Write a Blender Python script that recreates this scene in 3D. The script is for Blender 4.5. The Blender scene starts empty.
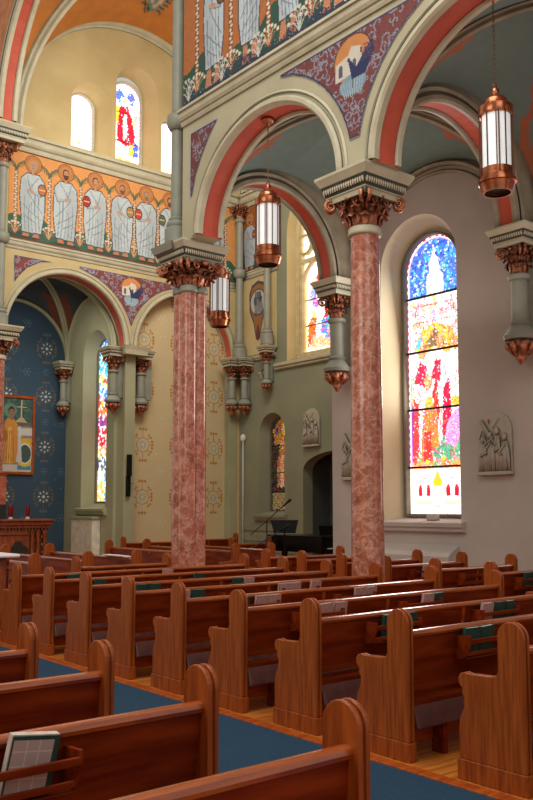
import bpy, bmesh, math, random
import numpy as np
from math import sin, cos, pi, sqrt, radians
random.seed(7); RNG = np.random.default_rng(11)
SC = bpy.context.scene; COL = SC.collection

# ------------------------------------------------------------------ helpers
def lin(c):
    c = [x/255.0 for x in c]
    return [((x+0.055)/1.055)**2.4 if x > 0.04045 else x/12.92 for x in c]

def nmat(name, col=(200,200,200), rough=.6, metal=0., col2=None, scale=6., detail=4., bump=0., bscale=None, stretch=(1,1,1), contrast=(.35,.65), coat=0., ao=0., attr=False, emit=0., spec=.5, mottled=0.):
    m = bpy.data.materials.new(name); m.use_nodes = True
    nt = m.node_tree; N = nt.nodes; L = nt.links; b = N['Principled BSDF']
    b.inputs['Roughness'].default_value = rough; b.inputs['Metallic'].default_value = metal
    b.inputs['Specular IOR Level'].default_value = spec
    b.inputs['Coat Weight'].default_value = coat; b.inputs['Coat Roughness'].default_value = .12
    tc = N.new('ShaderNodeTexCoord'); mp = N.new('ShaderNodeMapping'); mp.inputs['Scale'].default_value = stretch
    L.new(tc.outputs['Object'], mp.inputs['Vector'])
    nz = N.new('ShaderNodeTexNoise'); nz.inputs['Scale'].default_value = scale; nz.inputs['Detail'].default_value = detail
    L.new(mp.outputs['Vector'], nz.inputs['Vector'])
    if attr:
        at = N.new('ShaderNodeAttribute'); at.attribute_name = 'Col'
        src = at.outputs['Color']
        if mottled:
            mx = N.new('ShaderNodeMix'); mx.data_type = 'RGBA'; mx.blend_type = 'MULTIPLY'; mx.inputs[0].default_value = mottled
            L.new(src, mx.inputs[6]); L.new(nz.outputs['Fac'], mx.inputs[7]); src = mx.outputs[2]
    else:
        c2 = col2 or [max(0, x*.9) for x in col]
        rp = N.new('ShaderNodeValToRGB'); rp.color_ramp.elements[0].position = contrast[0]; rp.color_ramp.elements[1].position = contrast[1]
        rp.color_ramp.elements[0].color = lin(c2)+[1]; rp.color_ramp.elements[1].color = lin(col)+[1]
        L.new(nz.outputs['Fac'], rp.inputs['Fac']); src = rp.outputs['Color']
    if ao:  # crevice shade multiplied into the base colour
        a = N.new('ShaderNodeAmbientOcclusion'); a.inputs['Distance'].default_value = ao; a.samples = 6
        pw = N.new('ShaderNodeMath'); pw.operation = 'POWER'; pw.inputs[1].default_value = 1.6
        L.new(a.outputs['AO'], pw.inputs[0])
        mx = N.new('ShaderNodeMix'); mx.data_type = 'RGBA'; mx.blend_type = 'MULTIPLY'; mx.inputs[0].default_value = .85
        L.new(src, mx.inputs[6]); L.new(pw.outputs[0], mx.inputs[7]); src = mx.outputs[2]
    L.new(src, b.inputs['Base Color'])
    if emit:
        L.new(src, b.inputs['Emission Color']); b.inputs['Emission Strength'].default_value = emit
    if bump:
        bp = N.new('ShaderNodeBump'); bp.inputs['Strength'].default_value = bump; bp.inputs['Distance'].default_value = .02
        n2 = N.new('ShaderNodeTexNoise'); n2.inputs['Scale'].default_value = bscale or scale*4; n2.inputs['Detail'].default_value = 3
        L.new(mp.outputs['Vector'], n2.inputs['Vector']); L.new(n2.outputs['Fac'], bp.inputs['Height']); L.new(bp.outputs['Normal'], b.inputs['Normal'])
    return m

def marble():
    m=nmat('red_marble',(196,122,98),.2,col2=(148,76,54),scale=5,detail=12,contrast=(.3,.68),coat=.4)
    nt=m.node_tree; N=nt.nodes; L=nt.links; b=N['Principled BSDF']; src=b.inputs['Base Color'].links[0].from_socket
    tc=[n for n in N if n.type=='TEX_COORD'][0]
    def veins(scale,width,col,fac,dist):
        nonlocal src
        nz=N.new('ShaderNodeTexNoise'); nz.inputs['Scale'].default_value=scale; nz.inputs['Detail'].default_value=5; nz.inputs['Distortion'].default_value=dist
        L.new(tc.outputs['Object'],nz.inputs['Vector'])
        rp=N.new('ShaderNodeValToRGB'); e=rp.color_ramp.elements; e[0].position=.5-width; e[0].color=(0,0,0,1); e[1].position=.5+width; e[1].color=(0,0,0,1); k=e.new(.5); k.color=(fac,fac,fac,1)
        L.new(nz.outputs['Fac'],rp.inputs['Fac']); mx=N.new('ShaderNodeMix'); mx.data_type='RGBA'; L.new(rp.outputs['Color'],mx.inputs[0]); L.new(src,mx.inputs[6]); mx.inputs[7].default_value=lin(col)+[1]; src=mx.outputs[2]
    veins(6,.04,(226,184,162),.45,.4); veins(9,.05,(116,52,38),.5,.4); veins(2.2,.04,(222,176,154),.35,.8)
    L.new(src,b.inputs['Base Color']); return m
M = {}
M['cream']  = nmat('cream_paint', (186,180,150), .65, col2=(174,167,138), scale=1.5)
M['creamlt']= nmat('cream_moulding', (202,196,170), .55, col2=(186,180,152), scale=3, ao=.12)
M['beige']  = nmat('warm_beige_paint', (206,186,136), .7, col2=(194,172,122), scale=1.2)
M['aisle']  = nmat('grey_white_paint', (196,184,176), .75, col2=(182,171,163), scale=.8)
M['reveal'] = nmat('window_reveal_paint', (214,200,168), .7, col2=(204,188,152), scale=1)  # window glow put into the colour, a lighter beige than the wall
M['green']  = nmat('grey_green_paint', (146,148,124), .7, col2=(134,137,114), scale=.9)
M['greenp'] = nmat('sage_pier_paint', (172,172,140), .7, col2=(160,160,128), scale=.9)
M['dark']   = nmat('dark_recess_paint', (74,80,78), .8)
M['red']    = nmat('brick_red_paint', (206,92,68), .65, col2=(190,80,60), scale=2)
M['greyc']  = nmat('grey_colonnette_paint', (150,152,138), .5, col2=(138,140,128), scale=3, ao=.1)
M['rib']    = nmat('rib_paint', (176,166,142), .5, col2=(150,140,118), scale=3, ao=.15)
M['cavetto']= nmat('dark_green_cavetto', (62,66,56), .5, col2=(48,52,44), scale=9)
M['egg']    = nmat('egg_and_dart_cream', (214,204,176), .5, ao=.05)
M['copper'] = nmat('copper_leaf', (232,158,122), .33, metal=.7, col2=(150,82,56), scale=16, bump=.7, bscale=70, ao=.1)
M['copperl']= nmat('lantern_copper', (206,128,92), .24, metal=.95, col2=(150,84,56), scale=5)
M['marble'] = marble()
M['wood']   = nmat('pew_wood', (176,84,26), .36, col2=(138,56,12), scale=3.5, detail=6, stretch=(1.2,9,9), coat=.15, bump=.02, spec=.35)
M['rail']   = nmat('pew_rail_wood', (164,78,28), .25, col2=(134,56,16), scale=3.5, detail=6, stretch=(1.2,9,9), coat=.8)
M['woodend']= nmat('pew_end_wood', (166,84,30), .42, col2=(122,52,12), scale=4, detail=7, stretch=(12,12,.8), coat=.1, bump=.02, spec=.3, contrast=(.3,.7))
M['wooddk'] = nmat('pew_back_wood', (132,50,14), .45, col2=(98,30,6), scale=3, detail=6, stretch=(.8,6,6), coat=.0, bump=.02, spec=.12)
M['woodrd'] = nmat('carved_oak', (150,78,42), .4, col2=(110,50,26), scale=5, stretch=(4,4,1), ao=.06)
M['floor']  = nmat('floor_boards', (212,130,50), .3, col2=(160,84,34), scale=2.5, detail=6, stretch=(.6,9,1), coat=.3)
M['carpet'] = nmat('blue_carpet', (14,62,90), .95, col2=(8,46,70), scale=60, bump=.4, bscale=300)
M['mauve']  = nmat('mauve_kneeler_vinyl', (96,58,54), .35, col2=(78,44,40), scale=8)
M['hgreen'] = nmat('green_book_cloth', (28,74,64), .5, col2=(20,58,50), scale=20)
M['hpink']  = nmat('pale_pink_book_cover', (188,152,146), .5, col2=(168,130,124), scale=20)
M['paper']  = nmat('paper_pages', (206,190,180), .8, scale=40)
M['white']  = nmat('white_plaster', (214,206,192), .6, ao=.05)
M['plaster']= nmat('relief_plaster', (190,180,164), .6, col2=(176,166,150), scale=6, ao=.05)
M['black']  = nmat('black_satin', (12,12,13), .6, spec=.25)
M['pianob'] = nmat('piano_black', (6,6,7), .3, coat=.1, spec=.3)
M['iron']   = nmat('blackened_iron', (40,38,36), .5)
M['chain']  = nmat('bronze_chain', (96,78,60), .4, metal=.8)
M['wpole']  = nmat('white_plastic', (226,224,212), .4)
M['ruby']   = nmat('ruby_glass', (120,8,14), .1, emit=.08)
M['lglass'] = nmat('opal_lantern_glass', (236,240,240), .35, col2=(226,230,230), emit=.4)
M['cloth']  = nmat('white_altar_cloth', (235,234,236), .8)
M['paint']  = nmat('mural_paint', attr=True, rough=.75, scale=7, mottled=.25, detail=6)
M['flat']   = nmat('stencilled_wall_paint', attr=True, rough=.75, scale=1.5, mottled=.12)
M['gold']   = nmat('gold_vault_paint', attr=True, rough=.5, scale=3, mottled=.45, detail=8)
M['glass']  = nmat('stained_glass_daylight', attr=True, rough=.2, emit=1.9)
M['glassd'] = nmat('stained_glass_dim', attr=True, rough=.2, emit=.55)
M['lead']   = nmat('lead_bar', (30,28,28), .6)
M['winfr']  = nmat('window_frame_paint', (120,112,92), .6)

def tag(o, label=None, cat=None, group=None, kind=None):
    if label: o['label'] = label
    if cat: o['category'] = cat
    if group: o['group'] = group
    if kind: o['kind'] = kind
    return o
def empty(name, loc=(0,0,0), rz=0, parent=None):
    o = bpy.data.objects.new(name, None); COL.objects.link(o); o.location = loc; o.rotation_euler = (0,0,rz)
    o.empty_display_size = .1
    if parent: o.parent = parent
    return o
def obj(name, bm, mats, parent=None, smooth=False, loc=None, bevel=0, fix=True):
    if fix: bmesh.ops.recalc_face_normals(bm, faces=bm.faces[:])
    me = bpy.data.meshes.new(name); bm.to_mesh(me); bm.free()
    if not isinstance(mats, (list, tuple)): mats = [mats]
    for m in mats: me.materials.append(m)
    if smooth:
        for p in me.polygons: p.use_smooth = True
    o = bpy.data.objects.new(name, me); COL.objects.link(o)
    if parent: o.parent = parent
    if loc: o.location = loc
    if smooth == 'auto':
        md = o.modifiers.new('es', 'EDGE_SPLIT'); md.split_angle = radians(38)
    if bevel:
        b = o.modifiers.new('bevel', 'BEVEL'); b.width = bevel; b.segments = 2; b.limit_method = 'ANGLE'
    return o
def dup(root, loc, rz=None, name=None):
    r = root.copy(); COL.objects.link(r); r.location = loc
    if rz is not None: r.rotation_euler = (0,0,rz)
    for ch in list(root.children):
        c = ch.copy(); COL.objects.link(c); c.parent = r
        for g in ch.children:
            d = g.copy(); COL.objects.link(d); d.parent = c
    return r
NB = bmesh.new
def box(bm, x0,x1,y0,y1,z0,z1, mi=0, f=None):
    P = [(x0,y0,z0),(x1,y0,z0),(x1,y1,z0),(x0,y1,z0),(x0,y0,z1),(x1,y0,z1),(x1,y1,z1),(x0,y1,z1)]
    if f: P = [f(*p) for p in P]
    v = [bm.verts.new(p) for p in P]
    for q in ((0,3,2,1),(4,5,6,7),(0,1,5,4),(1,2,6,5),(2,3,7,6),(3,0,4,7)):
        bm.faces.new([v[i] for i in q]).material_index = mi
def frust(bm, cx,cy, h0,h1, z0,z1, hx0=None, mi=0):   # square frustum
    lo = [(cx-h0,cy-h0,z0),(cx+h0,cy-h0,z0),(cx+h0,cy+h0,z0),(cx-h0,cy+h0,z0)]
    hi = [(cx-h1,cy-h1,z1),(cx+h1,cy-h1,z1),(cx+h1,cy+h1,z1),(cx-h1,cy+h1,z1)]
    a = [bm.verts.new(p) for p in lo]; b = [bm.verts.new(p) for p in hi]
    bm.faces.new(a[::-1]).material_index = mi; bm.faces.new(b).material_index = mi
    for i in range(4): bm.faces.new((a[i],a[(i+1)%4],b[(i+1)%4],b[i])).material_index = mi
def lathe(bm, prof, cx=0, cy=0, n=24, mi=0, f=None, caps=True):
    rings = []
    for r,z in prof:
        ring = []
        for i in range(n):
            a = 2*pi*i/n; p = (cx+r*cos(a), cy+r*sin(a), z)
            ring.append(bm.verts.new(f(*p) if f else p))
        rings.append(ring)
    for A,B in zip(rings, rings[1:]):
        for i in range(n): bm.faces.new((A[i],A[(i+1)%n],B[(i+1)%n],B[i])).material_index = mi
    if caps:
        bm.faces.new(rings[0][::-1]).material_index = mi; bm.faces.new(rings[-1]).material_index = mi
def sweep(bm, path, prof, side, mi=0, closed=False, cap=True):
    """prof pts (a,b): a along side vector fn, b along normal fn; side(i)->(S,N) 3-vectors"""
    rings = []
    for i,p in enumerate(path):
        S,Nn = side(i)
        rings.append([bm.verts.new((p[0]+a*S[0]+b*Nn[0], p[1]+a*S[1]+b*Nn[1], p[2]+a*S[2]+b*Nn[2])) for a,b in prof])
    k = len(prof)
    for A,B in zip(rings, rings[1:]):
        for i in range(k): bm.faces.new((A[i],A[(i+1)%k],B[(i+1)%k],B[i])).material_index = mi
    if cap:
        bm.faces.new(rings[0][::-1]).material_index = mi; bm.faces.new(rings[-1]).material_index = mi
def circ(r, n=8, a0=0): return [(r*cos(a0+2*pi*i/n), r*sin(a0+2*pi*i/n)) for i in range(n)]
def tube(bm, pts, r, n=8, mi=0):
    pts = [np.array(p, float) for p in pts]; rr = r if isinstance(r,(list,tuple)) else [r]*len(pts)
    rings = []
    up = None
    for i,p in enumerate(pts):
        t = pts[min(i+1,len(pts)-1)]-pts[max(i-1,0)]; t /= max(np.linalg.norm(t),1e-9)
        if up is None:
            up = np.array([0,0,1.]) if abs(t[2])<.9 else np.array([1.,0,0])
        s = np.cross(t,up); s /= max(np.linalg.norm(s),1e-9); up = np.cross(s,t)
        rings.append([bm.verts.new(p+rr[i]*(cos(2*pi*k/n)*s+sin(2*pi*k/n)*up)) for k in range(n)])
    for A,B in zip(rings, rings[1:]):
        for k in range(n): bm.faces.new((A[k],A[(k+1)%n],B[(k+1)%n],B[k])).material_index = mi
    bm.faces.new(rings[0][::-1]).material_index = mi; bm.faces.new(rings[-1]).material_index = mi
def prism(bm, pts, f, a, b, mi=0):     # polygon pts (u,v); f(u,v,w); extruded w a..b
    A = [bm.verts.new(f(u,v,a)) for u,v in pts]; B = [bm.verts.new(f(u,v,b)) for u,v in pts]
    n = len(pts)
    bm.faces.new(A).material_index = mi; bm.faces.new(B[::-1]).material_index = mi
    for i in range(n): bm.faces.new((A[i],A[(i+1)%n],B[(i+1)%n],B[i])).material_index = mi

# plane frames: f(u, n, z): u along wall, n out of wall toward the viewer's side, z up
def FX(X): return lambda u,n,z: (X-n, u, z)      # wall facing -X
def FY(Y): return lambda u,n,z: (u, Y-n, z)      # wall facing -Y

def outline(o, d, back=False, nseg=28):
    c = o['c']; r = o['r2'] if back and 'r2' in o else o['r']; ry = o.get('ry', r) if not back else o.get('ry2', o.get('ry', r) if 'r2' not in o else r)
    zs = o['zs']; zb = o.get('zb2', o['zb']) if back else o['zb']
    c = o.get('c2', c) if back else c
    pts = [(c-r, zb)]
    for i in range(nseg+1):
        a = pi - pi*i/nseg; pts.append((c+r*cos(a), zs+ry*sin(a)))
    pts.append((c+r, zb))
    return pts
def arch_wall(bm, F, u0,u1,z0,z1, ops, t, faces=(0,0), soffit=0, bottom=True):
    ops = sorted(ops, key=lambda o:o['c'])
    for back in (False, True):
        n = -t if back else 0; mi = faces[1 if back else 0]
        if mi is None: continue
        cur = u0
        def quad(a,b,c,d):
            bm.faces.new([bm.verts.new(F(p[0],n,p[1])) for p in (a,b,c,d)]).material_index = mi
        for o in ops:
            P = outline(o, 0, back)
            l, r_ = P[0][0], P[-1][0]; zb = P[0][1]
            if l > cur: quad((cur,z0),(l,z0),(l,z1),(cur,z1))
            if zb > z0+1e-4: quad((l,z0),(r_,z0),(r_,zb),(l,zb))
            for a,b in zip(P[1:-2], P[2:-1]): quad(a,b,(b[0],z1),(a[0],z1))
            cur = r_
        if cur < u1: quad((cur,z0),(u1,z0),(u1,z1),(cur,z1))
    for o in ops:
        A = outline(o,0); B = outline(o,0,True)
        seq = list(zip(A,B)); 
        for (a,b),(c,d) in zip(seq, seq[1:]):
            bm.faces.new([bm.verts.new(F(*q)) for q in ((a[0],0,a[1]),(b[0],-t,b[1]),(d[0],-t,d[1]),(c[0],0,c[1]))]).material_index = soffit
        if o['zb'] > z0+1e-4:
            a,b = A[0],B[0]; c,d = A[-1],B[-1]
            bm.faces.new([bm.verts.new(F(*q)) for q in ((a[0],0,a[1]),(b[0],-t,b[1]),(d[0],-t,d[1]),(c[0],0,c[1]))]).material_index = 0
    # ends, top, bottom
    def q4(*P): bm.faces.new([bm.verts.new(F(*p)) for p in P])
    q4((u0,0,z0),(u0,-t,z0),(u0,-t,z1),(u0,0,z1)); q4((u1,0,z0),(u1,-t,z0),(u1,-t,z1),(u1,0,z1)); q4((u0,0,z1),(u0,-t,z1),(u1,-t,z1),(u1,0,z1))
    if bottom:
        cur = u0
        for o in ops:
            if o['zb'] > z0+1e-4: continue
            A = outline(o,0)
            if A[0][0] > cur: q4((cur,0,z0),(A[0][0],0,z0),(A[0][0],-t,z0),(cur,-t,z0))
            cur = A[-1][0]
        if u1 > cur: q4((cur,0,z0),(u1,0,z0),(u1,-t,z0),(cur,-t,z0))
def arc_roll(bm, F, c, zs, r, prof, n=0., ry=None, a0=0, a1=180, seg=36, mi=0, legs=0):
    ry = ry or r; path=[]; SS=[]
    if legs: path.append((c+r*cos(radians(a0)), zs-legs)); SS.append((1,0))
    for i in range(seg+1):
        a = radians(a0+(a1-a0)*i/seg); path.append((c+r*cos(a), zs+ry*sin(a))); SS.append((cos(a), sin(a)))
    if legs: path.append((c+r*cos(radians(a1)), zs-legs)); SS.append((-1,0))
    rings=[]
    for (u,z),(su,sz) in zip(path,SS):
        rings.append([bm.verts.new(F(u+a*su, n+b, z+a*sz)) for a,b in prof])
    k=len(prof)
    for A,B in zip(rings,rings[1:]):
        for i in range(k): bm.faces.new((A[i],A[(i+1)%k],B[(i+1)%k],B[i])).material_index=mi
    bm.faces.new(rings[0][::-1]).material_index=mi; bm.faces.new(rings[-1]).material_index=mi
def band(bm, F, u0,u1, z, prof, mi=0):    # straight moulding, prof (dz, n)
    A=[bm.verts.new(F(u0,n,z+dz)) for dz,n in prof]; B=[bm.verts.new(F(u1,n,z+dz)) for dz,n in prof]
    k=len(prof)
    for i in range(k): bm.faces.new((A[i],A[(i+1)%k],B[(i+1)%k],B[i])).material_index=mi
    bm.faces.new(A[::-1]).material_index=mi; bm.faces.new(B).material_index=mi

# ------------------------------------------------------------------ painter: colours per vertex on a fine grid
class CV:
    def __init__(s, w, h, cell, bg):
        s.W=w; s.H=h; s.nx=int(round(w/cell))+1; s.ny=int(round(h/cell))+1
        s.U,s.V=np.meshgrid(np.linspace(0,w,s.nx), np.linspace(0,h,s.ny))
        s.A=np.empty((s.ny,s.nx,3)); s.A[:]=bg
    def put(s, m, col, al=1.):
        s.A[m]=s.A[m]*(1-al)+np.array(col,float)*al
    def poly(s, pts, col, al=1.):
        x=s.U; y=s.V; ins=np.zeros(x.shape,bool); n=len(pts)
        for i in range(n):
            x1,y1=pts[i]; x2,y2=pts[(i+1)%n]
            if y1==y2: continue
            c=((y1>y)!=(y2>y)) & (x < (x2-x1)*(y-y1)/(y2-y1)+x1); ins ^= c
        s.put(ins,col,al)
    def ell(s,cx,cy,rx,ry,col,al=1.): s.put(((s.U-cx)/rx)**2+((s.V-cy)/ry)**2<1,col,al)
    def ring(s,cx,cy,rx,ry,w,col,al=1.):
        d=np.sqrt(((s.U-cx)/rx)**2+((s.V-cy)/ry)**2); s.put(np.abs(d-1)*min(rx,ry)<w/2,col,al)
    def line(s,pts,w,col,al=1.):
        for (x1,y1),(x2,y2) in zip(pts,pts[1:]):
            dx,dy=x2-x1,y2-y1; L=dx*dx+dy*dy+1e-12
            t=np.clip(((s.U-x1)*dx+(s.V-y1)*dy)/L,0,1)
            s.put((s.U-x1-t*dx)**2+(s.V-y1-t*dy)**2 < (w/2)**2,col,al)
    def rect(s,x0,y0,x1,y1,col,al=1.): s.put((s.U>=x0)&(s.U<=x1)&(s.V>=y0)&(s.V<=y1),col,al)
    def noise(s,amp):
        s.A+=RNG.normal(0,amp,(s.ny,s.nx,1))
    def mosaic(s, cell, lead=(60,50,50), jit=18, edge=.12, al=.6, pale=0.):
        gx=int(s.W/cell)+3; gy=int(s.H/cell)+3
        sx=(np.arange(gx)[None,:]-.5+RNG.uniform(.1,.9,(gy,gx)))*cell; sy=(np.arange(gy)[:,None]-.5+RNG.uniform(.1,.9,(gy,gx)))*cell
        ix=np.clip((sx/s.W*(s.nx-1)).round().astype(int),0,s.nx-1); iy=np.clip((sy/s.H*(s.ny-1)).round().astype(int),0,s.ny-1)
        C=s.A[iy,ix]+RNG.normal(0,jit,(gy,gx,3))
        if pale:
            w=(RNG.random((gy,gx))<pale); C[w]=C[w]*.25+np.array([250,246,250])*.75
        d1=np.full(s.U.shape,1e9); d2=np.full(s.U.shape,1e9); best=np.zeros(s.U.shape+(3,))
        bi=(s.U/cell+.5).astype(int); bj=(s.V/cell+.5).astype(int)
        for dj in (-1,0,1):
            for di in (-1,0,1):
                i=np.clip(bi+di,0,gx-1); j=np.clip(bj+dj,0,gy-1)
                d=np.hypot(s.U-sx[j,i], s.V-sy[j,i]); cl=d<d1
                d2=np.where(cl,d1,np.where((d<d2)&(d>d1),d,d2)); best=np.where(cl[...,None],C[j,i],best); d1=np.where(cl,d,d1)
        s.A=best
        s.put((d2-d1)<cell*edge,lead,al)
    def mesh(s, name, F, u0, z0, mat, n=0., mask=None, parent=None, gain=1., warp=None, flip=False):
        if flip: s.A=s.A[:,::-1]
        P=np.empty((s.ny*s.nx,3))
        U=(s.U+u0).ravel(); Z=(s.V+z0).ravel()
        if warp is None: x,y,z=F(U, np.full(U.shape,n), Z); P[:,0]=x; P[:,1]=y; P[:,2]=z
        else: P[:]=warp(s.U.ravel(), s.V.ravel())
        i=np.arange((s.ny-1)*s.nx).reshape(s.ny-1,s.nx)[:,:-1]
        ok=np.ones(i.shape,bool)
        if mask is not None:
            mk=mask(s.U,s.V); ok=mk[:-1,:-1]&mk[1:,:-1]&mk[:-1,1:]&mk[1:,1:]
        i=i[ok]
        Q=np.stack([i,i+1,i+1+s.nx,i+s.nx],1)
        used=np.zeros(len(P),bool); used[Q.ravel()]=True; re=np.cumsum(used)-1; Q=re[Q]; P=P[used]
        me=bpy.data.meshes.new(name); me.vertices.add(len(P)); me.vertices.foreach_set('co',P.ravel().astype('f4'))
        me.loops.add(Q.size); me.loops.foreach_set('vertex_index',Q.ravel().astype('i4'))
        me.polygons.add(len(Q)); me.polygons.foreach_set('loop_start',np.arange(0,Q.size,4).astype('i4'))
        me.update(calc_edges=True)
        a=np.clip(s.A,0,255).reshape(-1,3)[used]/255.; a=np.where(a>.04045,((a+.055)/1.055)**2.4,a/12.92)*gain
        ca=me.color_attributes.new('Col','FLOAT_COLOR','POINT'); ca.data.foreach_set('color',np.concatenate([a,np.ones((len(a),1))],1).ravel().astype('f4'))
        me.polygons.foreach_set('use_smooth',np.ones(len(Q),bool))
        me.materials.append(mat)
        o=bpy.data.objects.new(name,me); COL.objects.link(o)
        if parent: o.parent=parent
        return o

# ------------------------------------------------------------------ key dimensions (metres)
XW, XB = 7.75, 8.2            # nave arcade wall faces
AY = 11.88; AW = 11.88         # aisle outer wall
ZS = 5.96                      # springing of arcades
TX, TY = 15.75, 20.45          # transept end wall, east wall
ROLL = [(-.05,-.03),(-.05,.02),(-.03,.055),(0,.07),(.03,.055),(.05,.02),(.05,-.03)]

def struct(o): o['kind']='structure'; return o

# ------------------------------------------------------------------ floor, carpet
bm=NB(); box(bm,-4,18,-3,26,-.2,0); struct(obj('floor',bm,M['floor']))
bm=NB(); box(bm,2.22,4.08,-2,10.9,0,.012)
tag(obj('carpet_runner',bm,M['carpet']),'dark blue carpet running down the aisle between the pew blocks','carpet')
bm=NB(); box(bm,4.08,4.17,-2,10.9,0,.022); struct(obj('trim_1',bm,M['wood'],bevel=.006))

# ------------------------------------------------------------------ nave arcade wall
A1=dict(c=9.53,r=1.6,ry=1.47,zs=ZS+.02,zb=ZS); A2=dict(c=5.66,r=1.62,ry=1.56,zs=ZS+.02,zb=ZS); A3=dict(c=1.75,r=1.65,ry=1.56,zs=ZS+.02,zb=ZS)
bm=NB(); arch_wall(bm,FX(XW),-1,11.62,ZS,12.2,[A1,A2,A3],XB-XW,soffit=1)
struct(obj('wall_arcade',bm,[M['cream'],M['red']]))
bm=NB()
for A in (A1,A2,A3):
    arc_roll(bm,FX(XW),A['c'],A['zs'],A['r']+.03,[(-.05,-.06),(-.05,.03),(-.02,.06),(.03,.06),(.06,.03),(.06,-.01)],ry=A['ry']+.03)
    arc_roll(bm,FX(XW),A['c'],A['zs'],A['r']+.15,[(-.02,-.01),(-.02,.01),(.0,.03),(.03,.01),(.03,-.01)],ry=A['ry']+.15)
    arc_roll(bm,FX(XW),A['c'],A['zs'],A['r']-.01,[(-.03,-.05),(-.035,.02),(.0,.04),(.04,.02),(.04,-.05)],n=-.4,ry=A['ry']-.01)
struct(obj('trim_2',bm,M['creamlt'],smooth='auto'))
COR=[(0,-.02),(0,.04),(.05,.07),(.09,.07),(.1,.1),(.15,.14),(.2,.15),(.24,.15),(.25,.19),(.3,.19),(.32,.12),(.38,.02),(.38,-.02)]
def scaled(p,a,b): return [(x*a,y*b) for x,y in p]
bm=NB(); band(bm,FX(XW),-1,11.62,7.9,scaled(COR,.85,.7)); band(bm,FX(XW),-1,11.62,11.0,scaled(COR,1.3,1.3))
struct(obj('trim_3',bm,M['creamlt']))

# ------------------------------------------------------------------ murals
SK=(206,150,116); DK=(52,44,46)
def saint(c, x, y0, h, wx=1.12, hem=.1, robe=(196,208,214), obj_c=(170,60,50), flip=1, beard=True, hair=(120,80,50), dark=False):
    s=h/1.85
    def X(a): return x+a*s*flip*wx
    def Y(b): return y0+b*s
    fold=(110,124,136) if not dark else (80,96,110)
    # halo
    c.ell(x,Y(1.68),.2*s,.2*s,(206,140,80)); c.ring(x,Y(1.68),.2*s,.2*s,.022*s,(140,80,60)); c.ring(x,Y(1.68),.155*s,.155*s,.012*s,(160,96,60))
    # feet
    for a in (-.1,.12):
        c.poly([(X(a-.05),Y(hem+.03)),(X(a+.04),Y(hem+.03)),(X(a+.1),Y(-.02)),(X(a-.06),Y(-.02))],(200,130,96)); c.line([(X(a-.06),Y(-.02)),(X(a+.1),Y(-.02))],.02*s,DK)
    body=[(X(-.2),Y(hem)),(X(-.26),Y(.55)),(X(-.27),Y(.95)),(X(-.25),Y(1.3)),(X(-.13),Y(1.46)),(X(.13),Y(1.46)),(X(.25),Y(1.32)),(X(.28),Y(.95)),(X(.24),Y(.5)),(X(.22),Y(hem-.02))]
    c.poly(body,robe); c.line(body+[body[0]],.022*s,(64,66,74))
    # mantle darker side
    c.poly([(X(.02),Y(hem)),(X(.06),Y(.7)),(X(-.02),Y(1.2)),(X(.2),Y(1.35)),(X(.27),Y(.95)),(X(.23),Y(.5)),(X(.2),Y(hem))],[v*.93 for v in robe])
    for k,(p,q) in enumerate([((-.16,hem+.05),(-.13,.95)),((-.09,hem+.02),(-.05,1.0)),((-.01,hem+.02),(.02,.8)),((.07,hem+.02),(.06,.75)),((.14,hem+.04),(.17,.9)),((-.2,.6),(.12,1.05)),((-.18,.42),(.2,.72)),((-.12,1.4),(.1,1.0)),((.12,1.4),(.02,1.02)),((-.05,.35),(.18,.5))]):
        c.line([(X(p[0]),Y(p[1])),(X((p[0]+q[0])/2+.02),Y((p[1]+q[1])/2)),(X(q[0]),Y(q[1]))],.016*s,fold,.85)
    # arm, hand, object
    c.line([(X(-.24),Y(1.2)),(X(-.18),Y(1.0)),(X(.0),Y(1.04))],.05*s,[v*.9 for v in robe]); c.line([(X(-.24),Y(1.16)),(X(-.18),Y(.96)),(X(.0),Y(1.0))],.016*s,fold)
    c.ell(X(.02),Y(1.04),.05*s,.04*s,SK); c.line([(X(.05),Y(1.06)),(X(.12),Y(1.08))],.03*s,SK)
    if obj_c is not None:
        c.ell(X(-.2),Y(1.13),.1*s,.13*s,obj_c); c.ring(X(-.2),Y(1.13),.1*s,.13*s,.02*s,(90,40,36)); c.line([(X(-.26),Y(1.13)),(X(-.14),Y(1.13))],.02*s,(230,200,160))
    # neck + head
    c.rect(x-.035*s,Y(1.42),x+.035*s,Y(1.55),SK)
    c.ell(x,Y(1.66),.083*s,.112*s,hair); c.ell(X(.006),Y(1.645),.066*s,.09*s,SK)
    if beard: c.poly([(X(-.062),Y(1.62)),(X(.07),Y(1.62)),(X(.04),Y(1.53)),(X(.0),Y(1.5)),(X(-.04),Y(1.54))],hair)
    for a in (-.026,.03): c.ell(X(a),Y(1.665),.011*s,.008*s,DK)
    c.line([(X(.003),Y(1.66)),(X(.006),Y(1.62))],.008*s,(150,100,80)); c.line([(X(-.02),Y(1.595)),(X(.025),Y(1.595))],.009*s,(140,60,50))
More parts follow.
